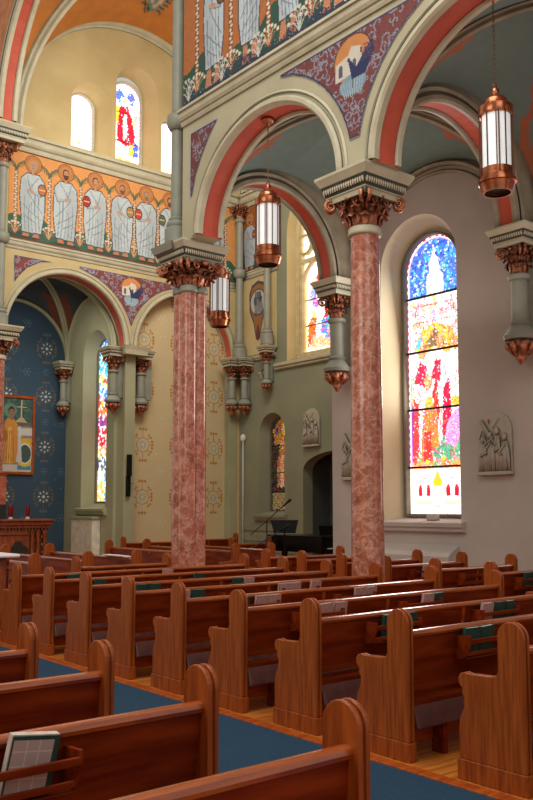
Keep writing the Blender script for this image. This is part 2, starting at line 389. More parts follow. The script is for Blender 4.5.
def frieze(w,h,cell,sky,ground,xs,y0,sh,objs,hr,wx=1.12,hem=.1):
    c=CV(w,h,cell,sky); c.noise(5)
    g=(c.V < y0+.35*sh/1.85+.14*np.sin(c.U*3.1)+.08*np.sin(c.U*7.3+1)); c.put(g,ground)
    g=(c.V < y0+.08*np.sin(c.U*5)); c.put(g,[v*.8 for v in ground])
    # palm arches and beaded columns between figures
    mids=[(a+b)/2 for a,b in zip(xs,xs[1:])]; mids=[xs[0]-(mids[0]-xs[0])]+mids+[xs[-1]+(xs[-1]-mids[-1])]
    for m in mids:
        c.rect(m-.05,y0+.1,m+.05,y0+sh*.82,[v*.72 for v in sky])
        for k in range(int(sh*.78/.07)):
            c.ell(m+.012*(-1)**k,y0+.12+k*.07,.034,.026,(228,214,196)); 
        for sgn in (-1,1):
            pts=[(m+sgn*.42*t, y0+sh*.8+.34*sqrt(t) ) for t in np.linspace(0,1,9)]
            c.line(pts,.07,(120,118,84)); c.line(pts,.02,(70,76,60))
            for p in pts[1:]:
                c.line([p,(p[0]-sgn*.02,p[1]-.13)],.018,(92,98,70)); c.line([p,(p[0]+sgn*.1,p[1]+.05)],.018,(150,140,96))
        # plants
        for k in range(7):
            a=radians(35+k*18); c.line([(m,y0+.02),(m+.16*cos(a),y0+.02+.26*sin(a)),(m+.26*cos(a),y0+.3*sin(a))],.02,(214,200,150) if k%2 else (196,90,70))
            c.ell(m+.27*cos(a),y0+.02+.3*sin(a),.032,.03,(236,222,200))
    for i,x in enumerate(xs):
        saint(c,x,y0,sh,obj_c=objs[i%len(objs)],flip=1 if i%3 else -1,wx=wx,hem=hem,beard=(i%4!=2),hair=hr[i%len(hr)])
    return c
HR=[(176,160,140),(84,52,34),(70,46,36),(120,84,60),(150,120,90),(96,70,50)]
# transept east frieze
c=frieze(7.2,2.3,.0145,(232,160,92),(58,104,84),[.64,1.55,2.42,3.25,4.02,4.8,5.6,6.4],.1,2.1,[(196,120,70),None,(180,50,44),(170,140,90),(200,70,60),(90,110,90)],HR)
c.rect(0,0,7.2,.035,(120,60,50)); c.rect(0,2.26,7.2,2.3,(120,60,50))
tag(c.mesh('saints_mural',FY(TY),8.4,8.38,M['paint'],n=.012),'painted frieze of white-robed saints with halos on orange ground, above the left transept arches','mural')
# nave frieze (nearer)  u runs along +Y, seen mirrored: left edge is large Y
c=frieze(5.0,2.5,.0145,(184,110,56),(44,84,66),[4.15-k*.92 for k in range(5)][::-1],.14,2.3,[None,(186,70,60),(186,70,60),None,(120,90,60)],HR,wx=.82,hem=.24)
c.rect(0,0,5,.1,(40,46,72)); m=(RNG.random(c.U.shape)<.03)&(c.V<.42); c.put(m,(190,190,200)); 
g=(c.V<.2+.1*np.sin(c.U*4)); c.put(g&(RNG.random(c.U.shape)<.55),(46,50,80))
for x in np.arange(.25,4.9,.92):
    for k in range(6):
        a=radians(30+k*24); c.line([(x,.1),(x+.12*cos(a),.1+.3*sin(a)),(x+.22*cos(a)+.04,.1+.36*sin(a))],.018,(206,204,196)); c.ell(x+.22*cos(a)+.04,.1+.37*sin(a),.035,.03,(214,210,200))
tag(c.mesh('saints_mural',FX(XW),6.6,8.2,M['paint'],n=.012),'painted frieze of robed saints among lilies, high on the nearer arcade wall at the top','mural')

def spandrel(c, tri, cx, cy, s, peacock=True):
    RD=(122,62,60); BL=(52,58,92)
    c.A[:]=RD; c.noise(6)
    for _ in range(int(70*c.W*c.H)):
        x,y=RNG.uniform(0,c.W),RNG.uniform(0,c.H); r=RNG.uniform(.04,.09); a=RNG.uniform(0,6)
        c.line([(x+r*t*cos(a+4*t),y+r*t*sin(a+4*t)) for t in np.linspace(.1,1.3,7)],.016,(150,158,178),.9)
    if s>0:
        c.ell(cx,cy+.1*s,.48*s,.44*s,(206,138,78)); c.ring(cx,cy+.1*s,.48*s,.44*s,.03*s,(90,60,60))
        c.poly([(cx-.45*s,cy-.22*s),(cx-.42*s,cy+.12*s),(cx-.1*s,cy+.2*s),(cx-.02*s,cy+.34*s),(cx+.22*s,cy+.26*s),(cx+.25*s,cy-.2*s)],(214,206,192))
        for a in (-.3,.05): c.rect(cx+(a-.05)*s,cy-.16*s,cx+(a+.05)*s,cy+.02*s,(90,92,110)); c.ell(cx+a*s,cy+.02*s,.05*s,.06*s,(90,92,110))
        c.ell(cx,cy-.38*s,.34*s,.2*s,(130,158,178)); 
        for k in range(9): c.line([(cx-.3*s+.07*k*s,cy-.3*s),(cx-.2*s+.05*k*s,cy-.6*s)],.02*s,(176,196,206))
        if peacock:
            c.poly([(cx-.02*s,cy-.3*s),(cx-.06*s,cy-.1*s),(cx-.1*s,cy+.06*s),(cx-.04*s,cy+.08*s),(cx+.08*s,cy-.1*s),(cx+.5*s,cy+.3*s),(cx+.55*s,cy+.05*s),(cx+.3*s,cy-.3*s)],(38,48,92))
            for _ in range(40): c.ell(cx+RNG.uniform(.2,.52)*s,cy+RNG.uniform(-.05,.25)*s,.018*s,.018*s,(96,70,96))
            c.ell(cx-.09*s,cy+.1*s,.04*s,.035*s,(38,48,92)); c.line([(cx,cy-.3*s),(cx,cy-.45*s)],.02*s,DK)
def spandrel_mesh(name, F, pts, u0, z0, w, h, cell, cxy, s, label, cat='mural', n=.012, gain=1., pk=True):
    fl=F(0,0,0)[0]!=0; c=CV(w,h,cell,(0,0,0)); spandrel(c,pts,w-cxy[0] if fl else cxy[0],cxy[1],s,pk)
    if fl: c.A=c.A[:,::-1].copy()
    c.line(pts+[pts[0]],.07,(52,58,92)); c.line(pts+[pts[0]],.02,(196,196,204))
    def mask(x,y):
        ins=np.zeros(x.shape,bool); k=len(pts)
        for i in range(k):
            x1,y1=pts[i]; x2,y2=pts[(i+1)%k]
            if y1==y2: continue
            ins ^= ((y1>y)!=(y2>y)) & (x < (x2-x1)*(y-y1)/(y2-y1)+x1)
        return ins
    return tag(c.mesh(name,F,u0,z0,M['paint'],n=n,mask=mask,gain=gain),label,cat)
def between(cl, rl, cr, rr, zs, off, ztop, zcut, u0, z0):
    """curved triangle between two arches (cl<cr) sampled in local coords"""
    pts=[]
    R=rl+off; 
    for z in np.linspace(ztop,zcut,12):
        d=z-zs; u=cl+sqrt(max(R*R-d*d,0)); pts.append((u-u0,z-z0))
    R=rr+off
    for z in np.linspace(zcut,ztop,12):
        d=z-zs; u=cr-sqrt(max(R*R-d*d,0)); pts.append((u-u0,z-z0))
    return pts
# main spandrel between A2 and A1
p=between(5.68,1.62,9.55,1.6,ZS,.27,7.82,6.36,6.2,6.3)
spandrel_mesh('spandrel_painting',FX(XW),p,6.2,6.3,2.9,1.55,.0125,(1.45,1.08),.72,'triangular painted panel with a peacock and white house, above the near marble column')
# narrow one by the pier
p=[(10.62,7.72),(11.38,7.72),(11.38,6.62),(11.32,6.66),(11.22,6.98),(11.05,7.25),(10.86,7.5)]
p=[(a-10.5,b-6.5) for a,b in p]
spandrel_mesh('spandrel_painting',FX(XW),p,10.5,6.5,1.0,1.3,.012,(0,0),0,'narrow dark red scrollwork triangle painted beside the clustered pier')

# ------------------------------------------------------------------ capitals, abaci, columns
def capital(bm, cx,cy,z0,z1,r,R, dirs=None, volutes=4, nleaf=8):
    h=z1-z0
    lathe(bm,[(r*1.0,z0),(r*1.02,z0+h*.3),(r*1.12,z0+h*.6),(r*1.45,z0+h*.88),(r*1.6,z1)],cx,cy,20)
    for tier,(zb,zt,ro,kk,off) in enumerate([(z0,z0+h*.44,r*1.55,nleaf,0),(z0+h*.16,z0+h*.7,r*1.75,nleaf,.5)]):
        for k in range(kk):
            a=2*pi*(k+off)/kk; wd=2*pi*r/kk*.62
            rows=[]
            for i in range(8):
                t=i/7
                rad=r*1.03+(ro-r)*(t**2.2)+(0 if t<.86 else .25*(ro-r)*(t-.86)*4)
                z=zb+(zt-zb)*min(1,sin(min(t,.86)/.86*pi/2)) - (0 if t<.86 else (t-.86)*h*1.1)
                w=wd*(.75+.5*sin(t*pi*.9))*(1 if t<.9 else .6)
                row=[]
                for j in range(5):
                    v=(j/4-.5)*2; d=rad-abs(v)*r*.12+ (.05*r if j%2==0 else -.02*r)
                    row.append(bm.verts.new((cx+d*cos(a)-v*w*sin(a), cy+d*sin(a)+v*w*cos(a), z-.04*h*abs(v)+(.02*h*((i*2+j)%2)))))
                rows.append(row)
            for A,B in zip(rows,rows[1:]):
                for j in range(4): bm.faces.new((A[j],A[j+1],B[j+1],B[j]))
    for k in range(4):
        a=pi/4+k*pi/2
        if dirs and k not in dirs: continue
        # stalk + spiral volute in radial plane
        sc=h*.17; c0=R*1.0-sc*1.2; zc=z1-sc*1.35
        for sg in (-1,1):
            pts=[]; rr=[]
            b=a+sg*.10
            pts.append((r*1.1,z0+h*.38)); rr.append(r*.12)
            pts.append((r*1.35,z0+h*.66)); rr.append(r*.15)
            for i in range(18):
                t=i/17; ang=pi*.75-t*3.6*pi; rad=sc*1.25*(1-.8*t)
                pts.append((c0+rad*cos(ang), zc+rad*sin(ang))); rr.append(r*.15*(1-.45*t))
            tube(bm,[(cx+d*cos(b),cy+d*sin(b),z) for d,z in pts],rr,6)
        lathe(bm,[(.01,zc-sc*.25),(sc*.3,zc),(.01,zc+sc*.25)],cx+c0*cos(a),cy+c0*sin(a),8)
    for k in range(4):     # centre flowers and inner curls
        a=k*pi/2
        tube(bm,[(cx+r*1.5*cos(a),cy+r*1.5*sin(a),z1-h*.12),(cx+r*1.85*cos(a),cy+r*1.85*sin(a),z1-h*.1)],[r*.24,r*.12],8)
        for sg in (-1,1):
            pts=[]; rr=[]
            for i in range(12):
                t=i/11; ang=pi/2*(1-sg)+sg*(pi*.9)*1-sg*t*2.6*pi; q=r*.3*(1-.75*t)
                u=sg*r*.55+q*cos(ang); z=z1-h*.25+q*sin(ang); pts.append((cx+r*1.55*cos(a)-u*sin(a),cy+r*1.55*sin(a)+u*cos(a),z)); rr.append(r*.07)
            tube(bm,pts,rr,5)
def abacus_parts(parent, cx,cy,zt,h,T,sides=(1,1,1,1)):
    """zt top, h half width of top, T total thickness"""
    bm=NB(); frust(bm,cx,cy,h*.97,h,zt-T*.16,zt-T*.1); frust(bm,cx,cy,h,h,zt-T*.1,zt); frust(bm,cx,cy,h*.88,h*.97,zt-T*.36,zt-T*.16)
    frust(bm,cx,cy,h*.72,h*.74,zt-T,zt-T*.8); frust(bm,cx,cy,h*.76,h*.76,zt-T*.8,zt-T*.74)
    obj('abacus',bm,M['creamlt'],parent)
    bm=NB(); frust(bm,cx,cy,h*.75,h*.88,zt-T*.74,zt-T*.36); o=obj('cavetto_band',bm,M['cavetto'],parent)
    bm=NB(); n=max(8,int(h*2/.05))
    for s in range(4):
        ang=s*pi/2
        for i in range(n):
            u=(-1+2*(i+.5)/n)*h*.8; d=h*.83
            px=cx+d*cos(ang)-u*sin(ang); py=cy+d*sin(ang)+u*cos(ang)
            e=h/n*.62; z=zt-T*.55
            vs=[]
            for dz,q in ((-T*.11,.35),(0,1.),(T*.09,.75)):
                vs.append([bm.verts.new((px+ox*e*q*cos(ang)*.9-oy*e*q*sin(ang), py+ox*e*q*sin(ang)*.9+oy*e*q*cos(ang), z+dz)) for ox,oy in ((-1,-1),(1,-1),(1,1),(-1,1))])
            for A,B in zip(vs,vs[1:]):
                for j in range(4): bm.faces.new((A[j],A[(j+1)%4],B[(j+1)%4],B[j]))
            bm.faces.new(vs[0][::-1]); bm.faces.new(vs[-1])
    obj('egg_moulding',bm,M['egg'],parent)
def ringprof(r,z,h,k=1.18):
    return [(r,z-h/2),(r*(1+(k-1)*.4),z-h*.45),(r*k,z-h*.2),(r*k*1.04,z+h*.1),(r*k,z+h*.35),(r*1.04,z+h/2),(r,z+h/2)]
def column(x,y,label):
    e=empty('marble_column',(x,y,0)); tag(e,label,'column','red marble columns')
    bm=NB(); lathe(bm,[(.27,0),(.27,.16),(.29,.2),(.29,.27),(.24,.32),(.25,.38),(.22,.42)],n=32); obj('base',bm,M['white'],e,smooth='auto')
    bm=NB(); lathe(bm,[(.213,.42),(.21,1.5),(.203,3),(.185,5.16)],n=40,caps=False); obj('shaft',bm,M['marble'],e,smooth=True)
    bm=NB(); lathe(bm,[(.185,5.15),(.215,5.16),(.228,5.19),(.215,5.215),(.22,5.245),(.2,5.27),(.17,5.27)],n=32); obj('neck_ring',bm,M['creamlt'],e,smooth=True)
    bm=NB(); capital(bm,0,0,5.26,5.66,.185,.53); obj('capital',bm,M['copper'],e,smooth=True)
    abacus_parts(e,0,0,ZS,.47,.36)
    return e
column(8.075,7.785,'red marble column with copper leaf capital standing nearest, right of centre')
column(8.1,3.8,'red marble column next to the right of the nearest one, out of frame')

# clustered crossing pier
e=empty('clustered_pier',(8.08,11.85,0)); tag(e,'cluster of red marble shafts with a copper capital, left of centre','column')
bm=NB(); 
frust(bm,0,0,.34,.34,0,.3); frust(bm,0,0,.34,.28,.3,.38); obj('base',bm,M['white'],e)
for k in range(4):
    sx,sy=[(-1,-1),(-1,1),(1,1),(1,-1)][k]
    bm=NB(); lathe(bm,[(.142,.38),(.14,2),(.132,5.16)],sx*.1,sy*.1,n=28,caps=False); obj('shaft',bm,M['marble'],e,smooth=True)
bm=NB(); lathe(bm,[(.08,.38),(.08,5.0)],-.1,0,n=12); lathe(bm,[(.08,.38),(.08,5.0)],0,-.1,n=12); obj('shaft',bm,M['marble'],e,smooth=True)
bm=NB()
for sx,sy in ((-1,-1),(-1,1),(1,1),(1,-1)): lathe(bm,[(.13,5.15),(.155,5.165),(.162,5.2),(.15,5.22),(.155,5.26),(.13,5.28)],sx*.1,sy*.1,n=24)
obj('neck_ring',bm,M['greyc'],e,smooth=True)
bm=NB(); capital(bm,0,0,5.27,5.66,.25,.56,nleaf=10); obj('capital',bm,M['copper'],e,smooth=True)
abacus_parts(e,0,0,ZS-.005,.48,.33)
e2=empty('projecting_abacus',(0,0,0),parent=e)
bm=NB(); X0=-.2; Y0=.13
frust(bm,X0,Y0,.3,.32,ZS-.06,ZS); frust(bm,X0,Y0,.28,.3,ZS-.12,ZS-.06); obj('abacus_block',bm,M['greyc'],e)
bpy.data.objects.remove(e2)
# grey colonnette standing on it
def colonnette(x,y,z0,z1,r,label,group=None,cap=.45,ring=None,capw=.24,ab=True):
    e=empty('colonnette',(x,y,z0)); tag(e,label,'colonnette',group)
    H=z1-z0
    bm=NB(); lathe(bm,[(r*1.9,0),(r*1.9,.3),(r*1.55,.34),(r*1.7,.38),(r*1.6,.42),(r*1.3,.45),(r*1.35,.48),(r,.52)],n=20); obj('base',bm,M['greyc'],e,smooth='auto')
    bm=NB(); lathe(bm,[(r,.5),(r*.96,H-cap)],n=24,caps=False)
    obj('shaft',bm,M['greyc'],e,smooth=True)
    if ring:
        bm=NB(); lathe(bm,ringprof(r,ring-z0,.3,1.7),n=20); obj('shaft_ring',bm,M['greyc'],e,smooth=True)
    if cap:
        bm=NB(); lathe(bm,ringprof(r,H-cap-.02,.12,1.3),n=20); obj('neck_ring',bm,M['greyc'],e,smooth=True)
        bm=NB(); capital(bm,0,0,H-cap,H-.02,r*1.05,capw*1.2); obj('capital',bm,M['copper'],e,smooth=True)
    return e
CLP=colonnette(7.88,11.98,5.97,11.05,.105,'tall grey colonnette rising from the clustered pier to the top of the picture',ring=8.15)

# far-left respond of the crossing: marble column + grey colonnette
e=column(8.08,20.1,'red marble column at the left edge of the picture beside the saint painting'); 
e=colonnette(8.1,20.12,5.97,10.6,.12,'grey colonnette above the marble column at the far left edge',ring=8.2,cap=.55,capw=.34)
abacus_parts(e,.05,-.02,10.97-5.97,.48,.4)
abacus_parts(CLP,.05,0,11.4-5.97,.42,.36)

# crossing pier core and pier wall
bm=NB(); box(bm,7.98,8.4,11.62,12.3,ZS,11.0); struct(obj('wall_pier_core',bm,M['cream'])); bm=NB(); box(bm,7.95,8.32,20.35,20.44,0,10.9); struct(obj('wall_respond',bm,M['cream']))

# ------------------------------------------------------------------ corbels
def corbel(x,y,zt,label,group='wall corbels with copper capitals',s=1.,back=(1,0)):
    e=empty('wall_corbel',(x,y,0)); tag(e,label,'corbel',group)
    abacus_parts(e,0,0,zt,.36*s,.3*s)
    zc=zt-.3*s
    bm=NB(); capital(bm,0,0,zc-.44*s,zc+.01,.13*s,.36*s); obj('capital',bm,M['copper'],e,smooth=True)
    bm=NB(); lathe(bm,ringprof(.13*s,zc-.47*s,.1*s,1.35),n=20); lathe(bm,[(.13*s,zc-.5*s),(.13*s,zc-1.2*s)],n=20,caps=False)
    lathe(bm,[(.13*s,zc-1.16*s),(.17*s,zc-1.2*s),(.15*s,zc-1.24*s),(.24*s,zc-1.36*s),(.27*s,zc-1.4*s),(.25*s,zc-1.46*s),(.2*s,zc-1.48*s)],n=20)
    obj('shaft',bm,M['greyc'],e,smooth='auto')
    bm=NB(); prof=[(.2*s,zc-1.47*s),(.2*s,zc-1.53*s),(.13*s,zc-1.66*s),(.08*s,zc-1.72*s),(.075*s,zc-1.76*s),(.02*s,zc-1.84*s),(.004,zc-1.85*s)]
    lathe(bm,prof,n=16)
    for k in range(8):
        a=k*pi/4; tube(bm,[(.2*s*cos(a),.2*s*sin(a),zc-1.5*s),(.19*s*cos(a),.19*s*sin(a),zc-1.58*s),(.1*s*cos(a),.1*s*sin(a),zc-1.7*s)],[.05*s,.06*s,.02*s],6)
    obj('pendant',bm,M['copper'],e,smooth=True)
    bm=NB(); bx,by=back
    if bx: box(bm,0,.37*s,-.07*s,.07*s,zc-1.3*s,zt-.02)
    else: box(bm,-.07*s,.07*s,0,.37*s,zc-1.3*s,zt-.02)
    obj('wall_pilaster',bm,M['greyc'],e)
    return e
corbel(11.5,7.76,ZS,'hanging grey corbel with copper capital on the aisle wall, right edge of picture')
corbel(11.5,11.86,ZS,'hanging grey corbel with copper capital in front of the big transept window')

# ------------------------------------------------------------------ transverse arches of the aisle
for Y,t in ((7.6,.32),(11.66,.34),(3.62,.32)):
    bm=NB(); A=dict(c=9.77,r=1.46,zs=ZS+.02,zb=ZS)
    arch_wall(bm,FY(Y),8.19,11.9,ZS,7.75 if Y!=11.66 else 11.4,[A],t,soffit=1)
    struct(obj('wall_aisle_arch',bm,[M['rib'],M['red']]))
    bm=NB()
    for n in (.0,-t):
        arc_roll(bm,FY(Y),9.77,ZS+.02,1.46,[(-.03,-.05),(-.04,.01),(-.01,.04),(.05,.04),(.08,.01),(.08,-.04)],n=n)
    arc_roll(bm,FY(Y),9.77,ZS+.02,1.6,[(-.03,-.02),(-.03,.03),(.02,.05),(.04,-.02)])
    struct(obj('trim_4',bm,M['rib'],smooth='auto'))

# ------------------------------------------------------------------ vaults
def vault(name, x0,x1,y0,y1,zs,H,colfn,mat,ribs=True,ribr=.08,ribmat='rib',H2=None):
    H2=H2 or H
    xc,yc=(x0+x1)/2,(y0+y1)/2; a,b=(x1-x0)/2,(y1-y0)/2
    c=CV(2.,2.,2./128,(0,0,0)); 
    P=c.U-1; Q=c.V-1; c.A[:]=colfn(P,Q,a,b)
    def warp(u,v):
        p=np.clip(u-1,-1,1); q=np.clip(v-1,-1,1)
        m=np.minimum(np.abs(p),np.abs(q)); Mx=np.maximum(np.abs(p),np.abs(q)); z=zs+(H+(H2-H)*(1-Mx)/np.maximum(1-m,1e-6))*np.sqrt(np.clip(1-m**2,0,1))
        return np.stack([xc+a*p,yc+b*q,z],1)
    o=c.mesh(name,None,0,0,mat,warp=warp); o['kind']='structure'
    if ribs:
        bm=NB()
        for s in (1,-1):
            pts=[]
            for i in range(49):
                th=pi*i/48; t=-cos(th); pts.append((xc+a*t,yc+s*b*t,zs+H2*sin(th)-.01))
            d=np.array([a,s*b,0]); d/=np.linalg.norm(d); sd=np.array([-d[1],d[0],0])
            prof=[(-.09,.03),(-.09,-.04),(-.045,-.06),(-.04,-.11),(0,-.14),(.04,-.11),(.045,-.06),(.09,-.04),(.09,.03)]
            prof=[(p*ribr/.08,q*ribr/.08) for p,q in prof]
            def side(i,pts=pts,sd=sd):
                p0=np.array(pts[max(i-1,0)]); p1=np.array(pts[min(i+1,48)]); tt=p1-p0; tt/=np.linalg.norm(tt)
                n=np.cross(tt,sd); n=n if n[2]>0 or abs(n[2])<1e-6 else -n
                if abs(n[2])<.2: # near the springings keep outward
                    pass
                return sd,n
            sweep(bm,pts,prof,side)
        # rib faces point downward/inward
        lathe(bm,[(.02,zs+H2-.2),(.14,zs+H2-.16),(.16,zs+H2-.1),(.1,zs+H2-.02)],xc,yc,16)
        struct(obj('trim_5',bm,M[ribmat],smooth='auto'))
def aislecol(P,Q,a,b):
    C=np.empty(P.shape+(3,)); C[:]=(118,138,130)
    n=.05*np.sin(P*21+np.sin(Q*17)*2)+.05*np.sin(Q*27+np.sin(P*13)*2)
    m=(np.maximum(np.abs(P),np.abs(Q))>.6+n)&(np.abs(np.abs(P)-np.abs(Q))<.22+n); C[m]=(186,104,70)
    m=(np.hypot(P,Q)<.2+n*1.2)|((np.abs(np.abs(P)-np.abs(Q))<.04+.6*n)&(np.hypot(P,Q)>.15)&(np.hypot(P,Q)<.75)); C[m]=(186,90,60)
    return C
vault('ceiling_aisle_bay',8.17,11.92,7.9,11.68,ZS+.04,1.72,aislecol,M['paint'],ribr=.075,H2=2.35)
vault('ceiling_aisle_bay',8.17,11.92,3.92,7.62,ZS+.04,1.72,aislecol,M['paint'],ribr=.075,H2=2.35)
vault('ceiling_aisle_bay',8.17,11.92,.1,3.64,ZS+.04,1.72,aislecol,M['paint'],ribr=.075,H2=2.35)
bm=NB()
for c_ in (9.8,5.78): arc_roll(bm,FX(AW),c_,ZS+.04,1.72,ROLL,n=.03); arc_roll(bm,FX(AW),c_,ZS+.04,1.58,scaled(ROLL,.7,.7),n=.0)
struct(obj('trim_6',bm,M['rib'],smooth='auto'))

# ------------------------------------------------------------------ aisle outer wall + window
W1=dict(c=10.16,r=.89,zs=6.03,zb=1.36,r2=.7,zb2=1.42)
W0=dict(c=6.0,r=.89,zs=6.03,zb=1.36,r2=.7,zb2=1.5)
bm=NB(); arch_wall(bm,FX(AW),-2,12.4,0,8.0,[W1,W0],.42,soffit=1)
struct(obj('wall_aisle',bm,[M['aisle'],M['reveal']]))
bm=NB(); arch_wall(bm,FX(12.3),-2,12.33,0,8.0,[dict(c=10.16,r=.665,zs=6.0,zb=1.46),dict(c=6.0,r=.665,zs=6.0,zb=1.55)],.2); struct(obj('wall_aisle_outer',bm,M['aisle']))
# corner return into transept
bm=NB(); box(bm,12.0,16.6,12.3,12.39,0,11.2); struct(obj('wall_transept_west',bm,M['green']))

def saddle(parent, F, u0,u1, zs, n):
    bm=NB()
    for z in zs: box(bm,u0,u1,n-.01,n+.025,z-.018,z+.018,f=lambda u,nn,z: F(u,nn,z))
    obj('saddle_bar',bm,M['lead'],parent)
def frame(parent, F, o, n, w=.05, d=.09, mat='winfr'):
    bm=NB()
    pr=[(0,-d),(0,d*.3),(w*.3,d*.5),(w,d*.5),(w,-d)]
    arc_roll(bm,F,o['c'],o['zs'],o['r'],pr,n=n,legs=o['zs']-o['zb'])
    box(bm,o['c']-o['r']-w,o['c']+o['r']+w,n-d,n+d*.5,o['zb']-w,o['zb'],f=F)
    obj('frame',bm,M[mat],parent,smooth='auto')

def win_nave():
    w,h=1.34,5.24; c=CV(w,h,.0105,(250,246,240))
    s=lambda u,t:(u*w,t*h)
    P=lambda pts,col,al=1.: c.poly([s(*p) for p in pts],col,al)
    # sky with church tower
    c.rect(0,.785*h,w,h,(40,120,225)); 
    for _ in range(420): c.ell(RNG.uniform(0,w),RNG.uniform(.785*h,h),RNG.uniform(.02,.045),RNG.uniform(.02,.045),[(20,70,205),(50,170,235),(40,130,230),(170,220,245),(30,90,220),(60,190,225)][_%6])
    c.rect(0,.6*h,w,.785*h,(255,250,246))
    P([(.36,.77),(.36,.85),(.42,.87),(.42,.9),(.47,.93),(.5,.965),(.53,.93),(.58,.9),(.58,.87),(.66,.85),(.66,.77)],(255,250,246))
    c.rect(0,.6*h,w,.785*h,(255,250,246))
    for k in range(26):
        x,y=RNG.uniform(.1,.9),RNG.uniform(.62,.78); c.ell(x*w,y*h,.05,.07,[(255,200,120),(250,170,150),(255,225,170),(240,180,210)][k%4])
    for k in range(5): c.line([s(.1,.63+.03*k),s(.9,.632+.03*k)],.012,(230,120,120))
    # canopy / foliage arch
    P([(.12,.6),(.25,.66),(.5,.685),(.78,.66),(.9,.6),(.7,.57),(.5,.6),(.3,.57)],(236,190,70)); P([(.3,.6),(.5,.67),(.7,.6)],(120,110,60)); P([(.12,.6),(.25,.65),(.3,.6)],(70,190,220))
    # figures
    P([(.1,.36),(.16,.5),(.3,.57),(.4,.52),(.42,.36)],(250,225,225)); P([(.12,.48),(.22,.55),(.34,.53),(.3,.46)],(214,30,70))
    P([(.45,.3),(.5,.56),(.58,.6),(.66,.57),(.7,.5),(.66,.28)],(255,248,240)); P([(.42,.49),(.5,.55),(.6,.55),(.58,.47)],(224,20,60)); P([(.44,.44),(.52,.5),(.56,.36),(.5,.3)],(220,50,40))
    P([(.6,.34),(.68,.5),(.8,.58),(.92,.52),(.95,.36)],(255,244,236)); P([(.6,.27),(.63,.45),(.72,.48),(.8,.28)],(200,10,60))
    for x,y in ((.26,.585),(.58,.62),(.82,.6),(.36,.48)): c.ell(x*w,y*h,.075,.1,(240,170,120)); c.ring(x*w,y*h,.09,.11,.02,(230,150,60))
    P([(.05,.4),(.12,.5),(.14,.3),(.06,.28)],(180,210,150))
    P([(.22,.17),(.26,.36),(.4,.42),(.52,.36),(.54,.25),(.4,.2)],(240,130,50)); P([(.26,.14),(.28,.3),(.4,.3),(.42,.14)],(206,50,30)); c.ell(.38*w,.4*h,.1,.12,(250,190,60))
    P([(.05,.2),(.1,.42),(.2,.4),(.18,.2)],(240,60,60)); P([(.02,.24),(.04,.4),(.1,.4),(.08,.24)],(150,40,140))
    P([(.42,.22),(.62,.28),(.9,.31),(.98,.22),(.95,.17),(.7,.15)],(60,170,130)); P([(.62,.26),(.7,.34),(.9,.38),(.98,.3),(.8,.24)],(222,150,220)); c.ell(.82*w,.4*h,.1,.09,(250,180,60))
    c.rect(0,.165*h,w,.2*h,(250,160,90)); 
    for k in range(14): c.ell((.05+.07*k)*w,(.185+.01*(k%3))*h,.05,.045,[(240,210,60),(236,90,80),(120,190,120),(250,150,160)][k%4])
    c.mosaic(.03,lead=(120,40,50),jit=12,al=.8,edge=.13,pale=.07)
    for _ in range(150):
        x,y=RNG.uniform(.1,.9)*w,RNG.uniform(.2,.78)*h; r=RNG.uniform(.05,.14); a=RNG.uniform(0,6); c.line([(x+r*cos(a+q),y+1.5*r*sin(a+q)) for q in np.linspace(0,RNG.uniform(1,2.6),6)],.013,[(226,60,90),(236,120,50),(150,60,120),(120,60,50),(220,90,110)][_%5],.85)
    c.V; up=c.V>.79*h
    # bottom panel
    c.rect(0,0,w,.17*h,(255,248,244))
    for x in (.27,.75):
        for r in (.2,.15,.09): c.ring(x*w,.1*h,r*1.0,r*1.3,.014,(236,140,140))
        for q in (-.07,.07): c.rect((x+q)*w-.045,.075*h,(x+q)*w+.045,.105*h,(222,10,40)); c.ell((x+q)*w,.108*h,.035,.035,(222,40,50))
        c.rect((x-.14)*w,.045*h,(x+.14)*w,.06*h,(250,226,150))
    P([(.42,.125),(.5,.165),(.58,.125),(.56,.11),(.44,.11)],(240,170,20)); c.rect(.45*w,0,.55*w,.1*h,(255,236,220)); c.ring(.5*w,.06*h,.06,.12,.012,(232,150,140))
    for t in (.02,.04,.135,.155): c.line([s(0,t),s(1,t)],.012,(232,130,130))
    for u in np.arange(0,1,.11): c.line([s(u,0),s(u,.04)],.012,(232,140,130))
    for q in (.12,.42,.58,.9): c.line([s(q,.04),s(q,.135)],.012,(236,150,140))
    # border
    r=w/2; d=np.where(c.V<h-r, np.minimum(c.U,w-c.U), r-np.hypot(c.U-r,c.V-(h-r)))
    b=(d<.085)&(c.V>.18*h); c.put(b,(250,236,240)); k=((np.floor((c.V)*14)+np.floor(c.U*14))%2==0)
    c.put(b&(d<.05)&k,(226,40,60)); c.put(b&(np.abs(d-.075)<.012),(150,120,220))
    pass
    return c,(lambda U,V: (V<h-r)|(np.hypot(U-r,V-(h-r))<r))
win=struct(empty('window_1'))
c,mk=win_nave(); c.mesh('glass',FX(12.36),9.49,1.42,M['glass'],mask=mk,parent=win,flip=True)
frame(win,FX(12.3),dict(c=10.16,r=.64,zs=6.0,zb=1.49),.03)
saddle(win,FX(12.33),9.51,10.81,[1.42+5.24*t for t in (.176,.38,.585,.782)],.0)
win=struct(empty('window_2')); c.mesh('glass',FX(12.36),5.33,1.54,M['glass'],mask=mk,parent=win); frame(win,FX(12.3),dict(c=6.0,r=.6,zs=6.0,zb=1.58),.03)
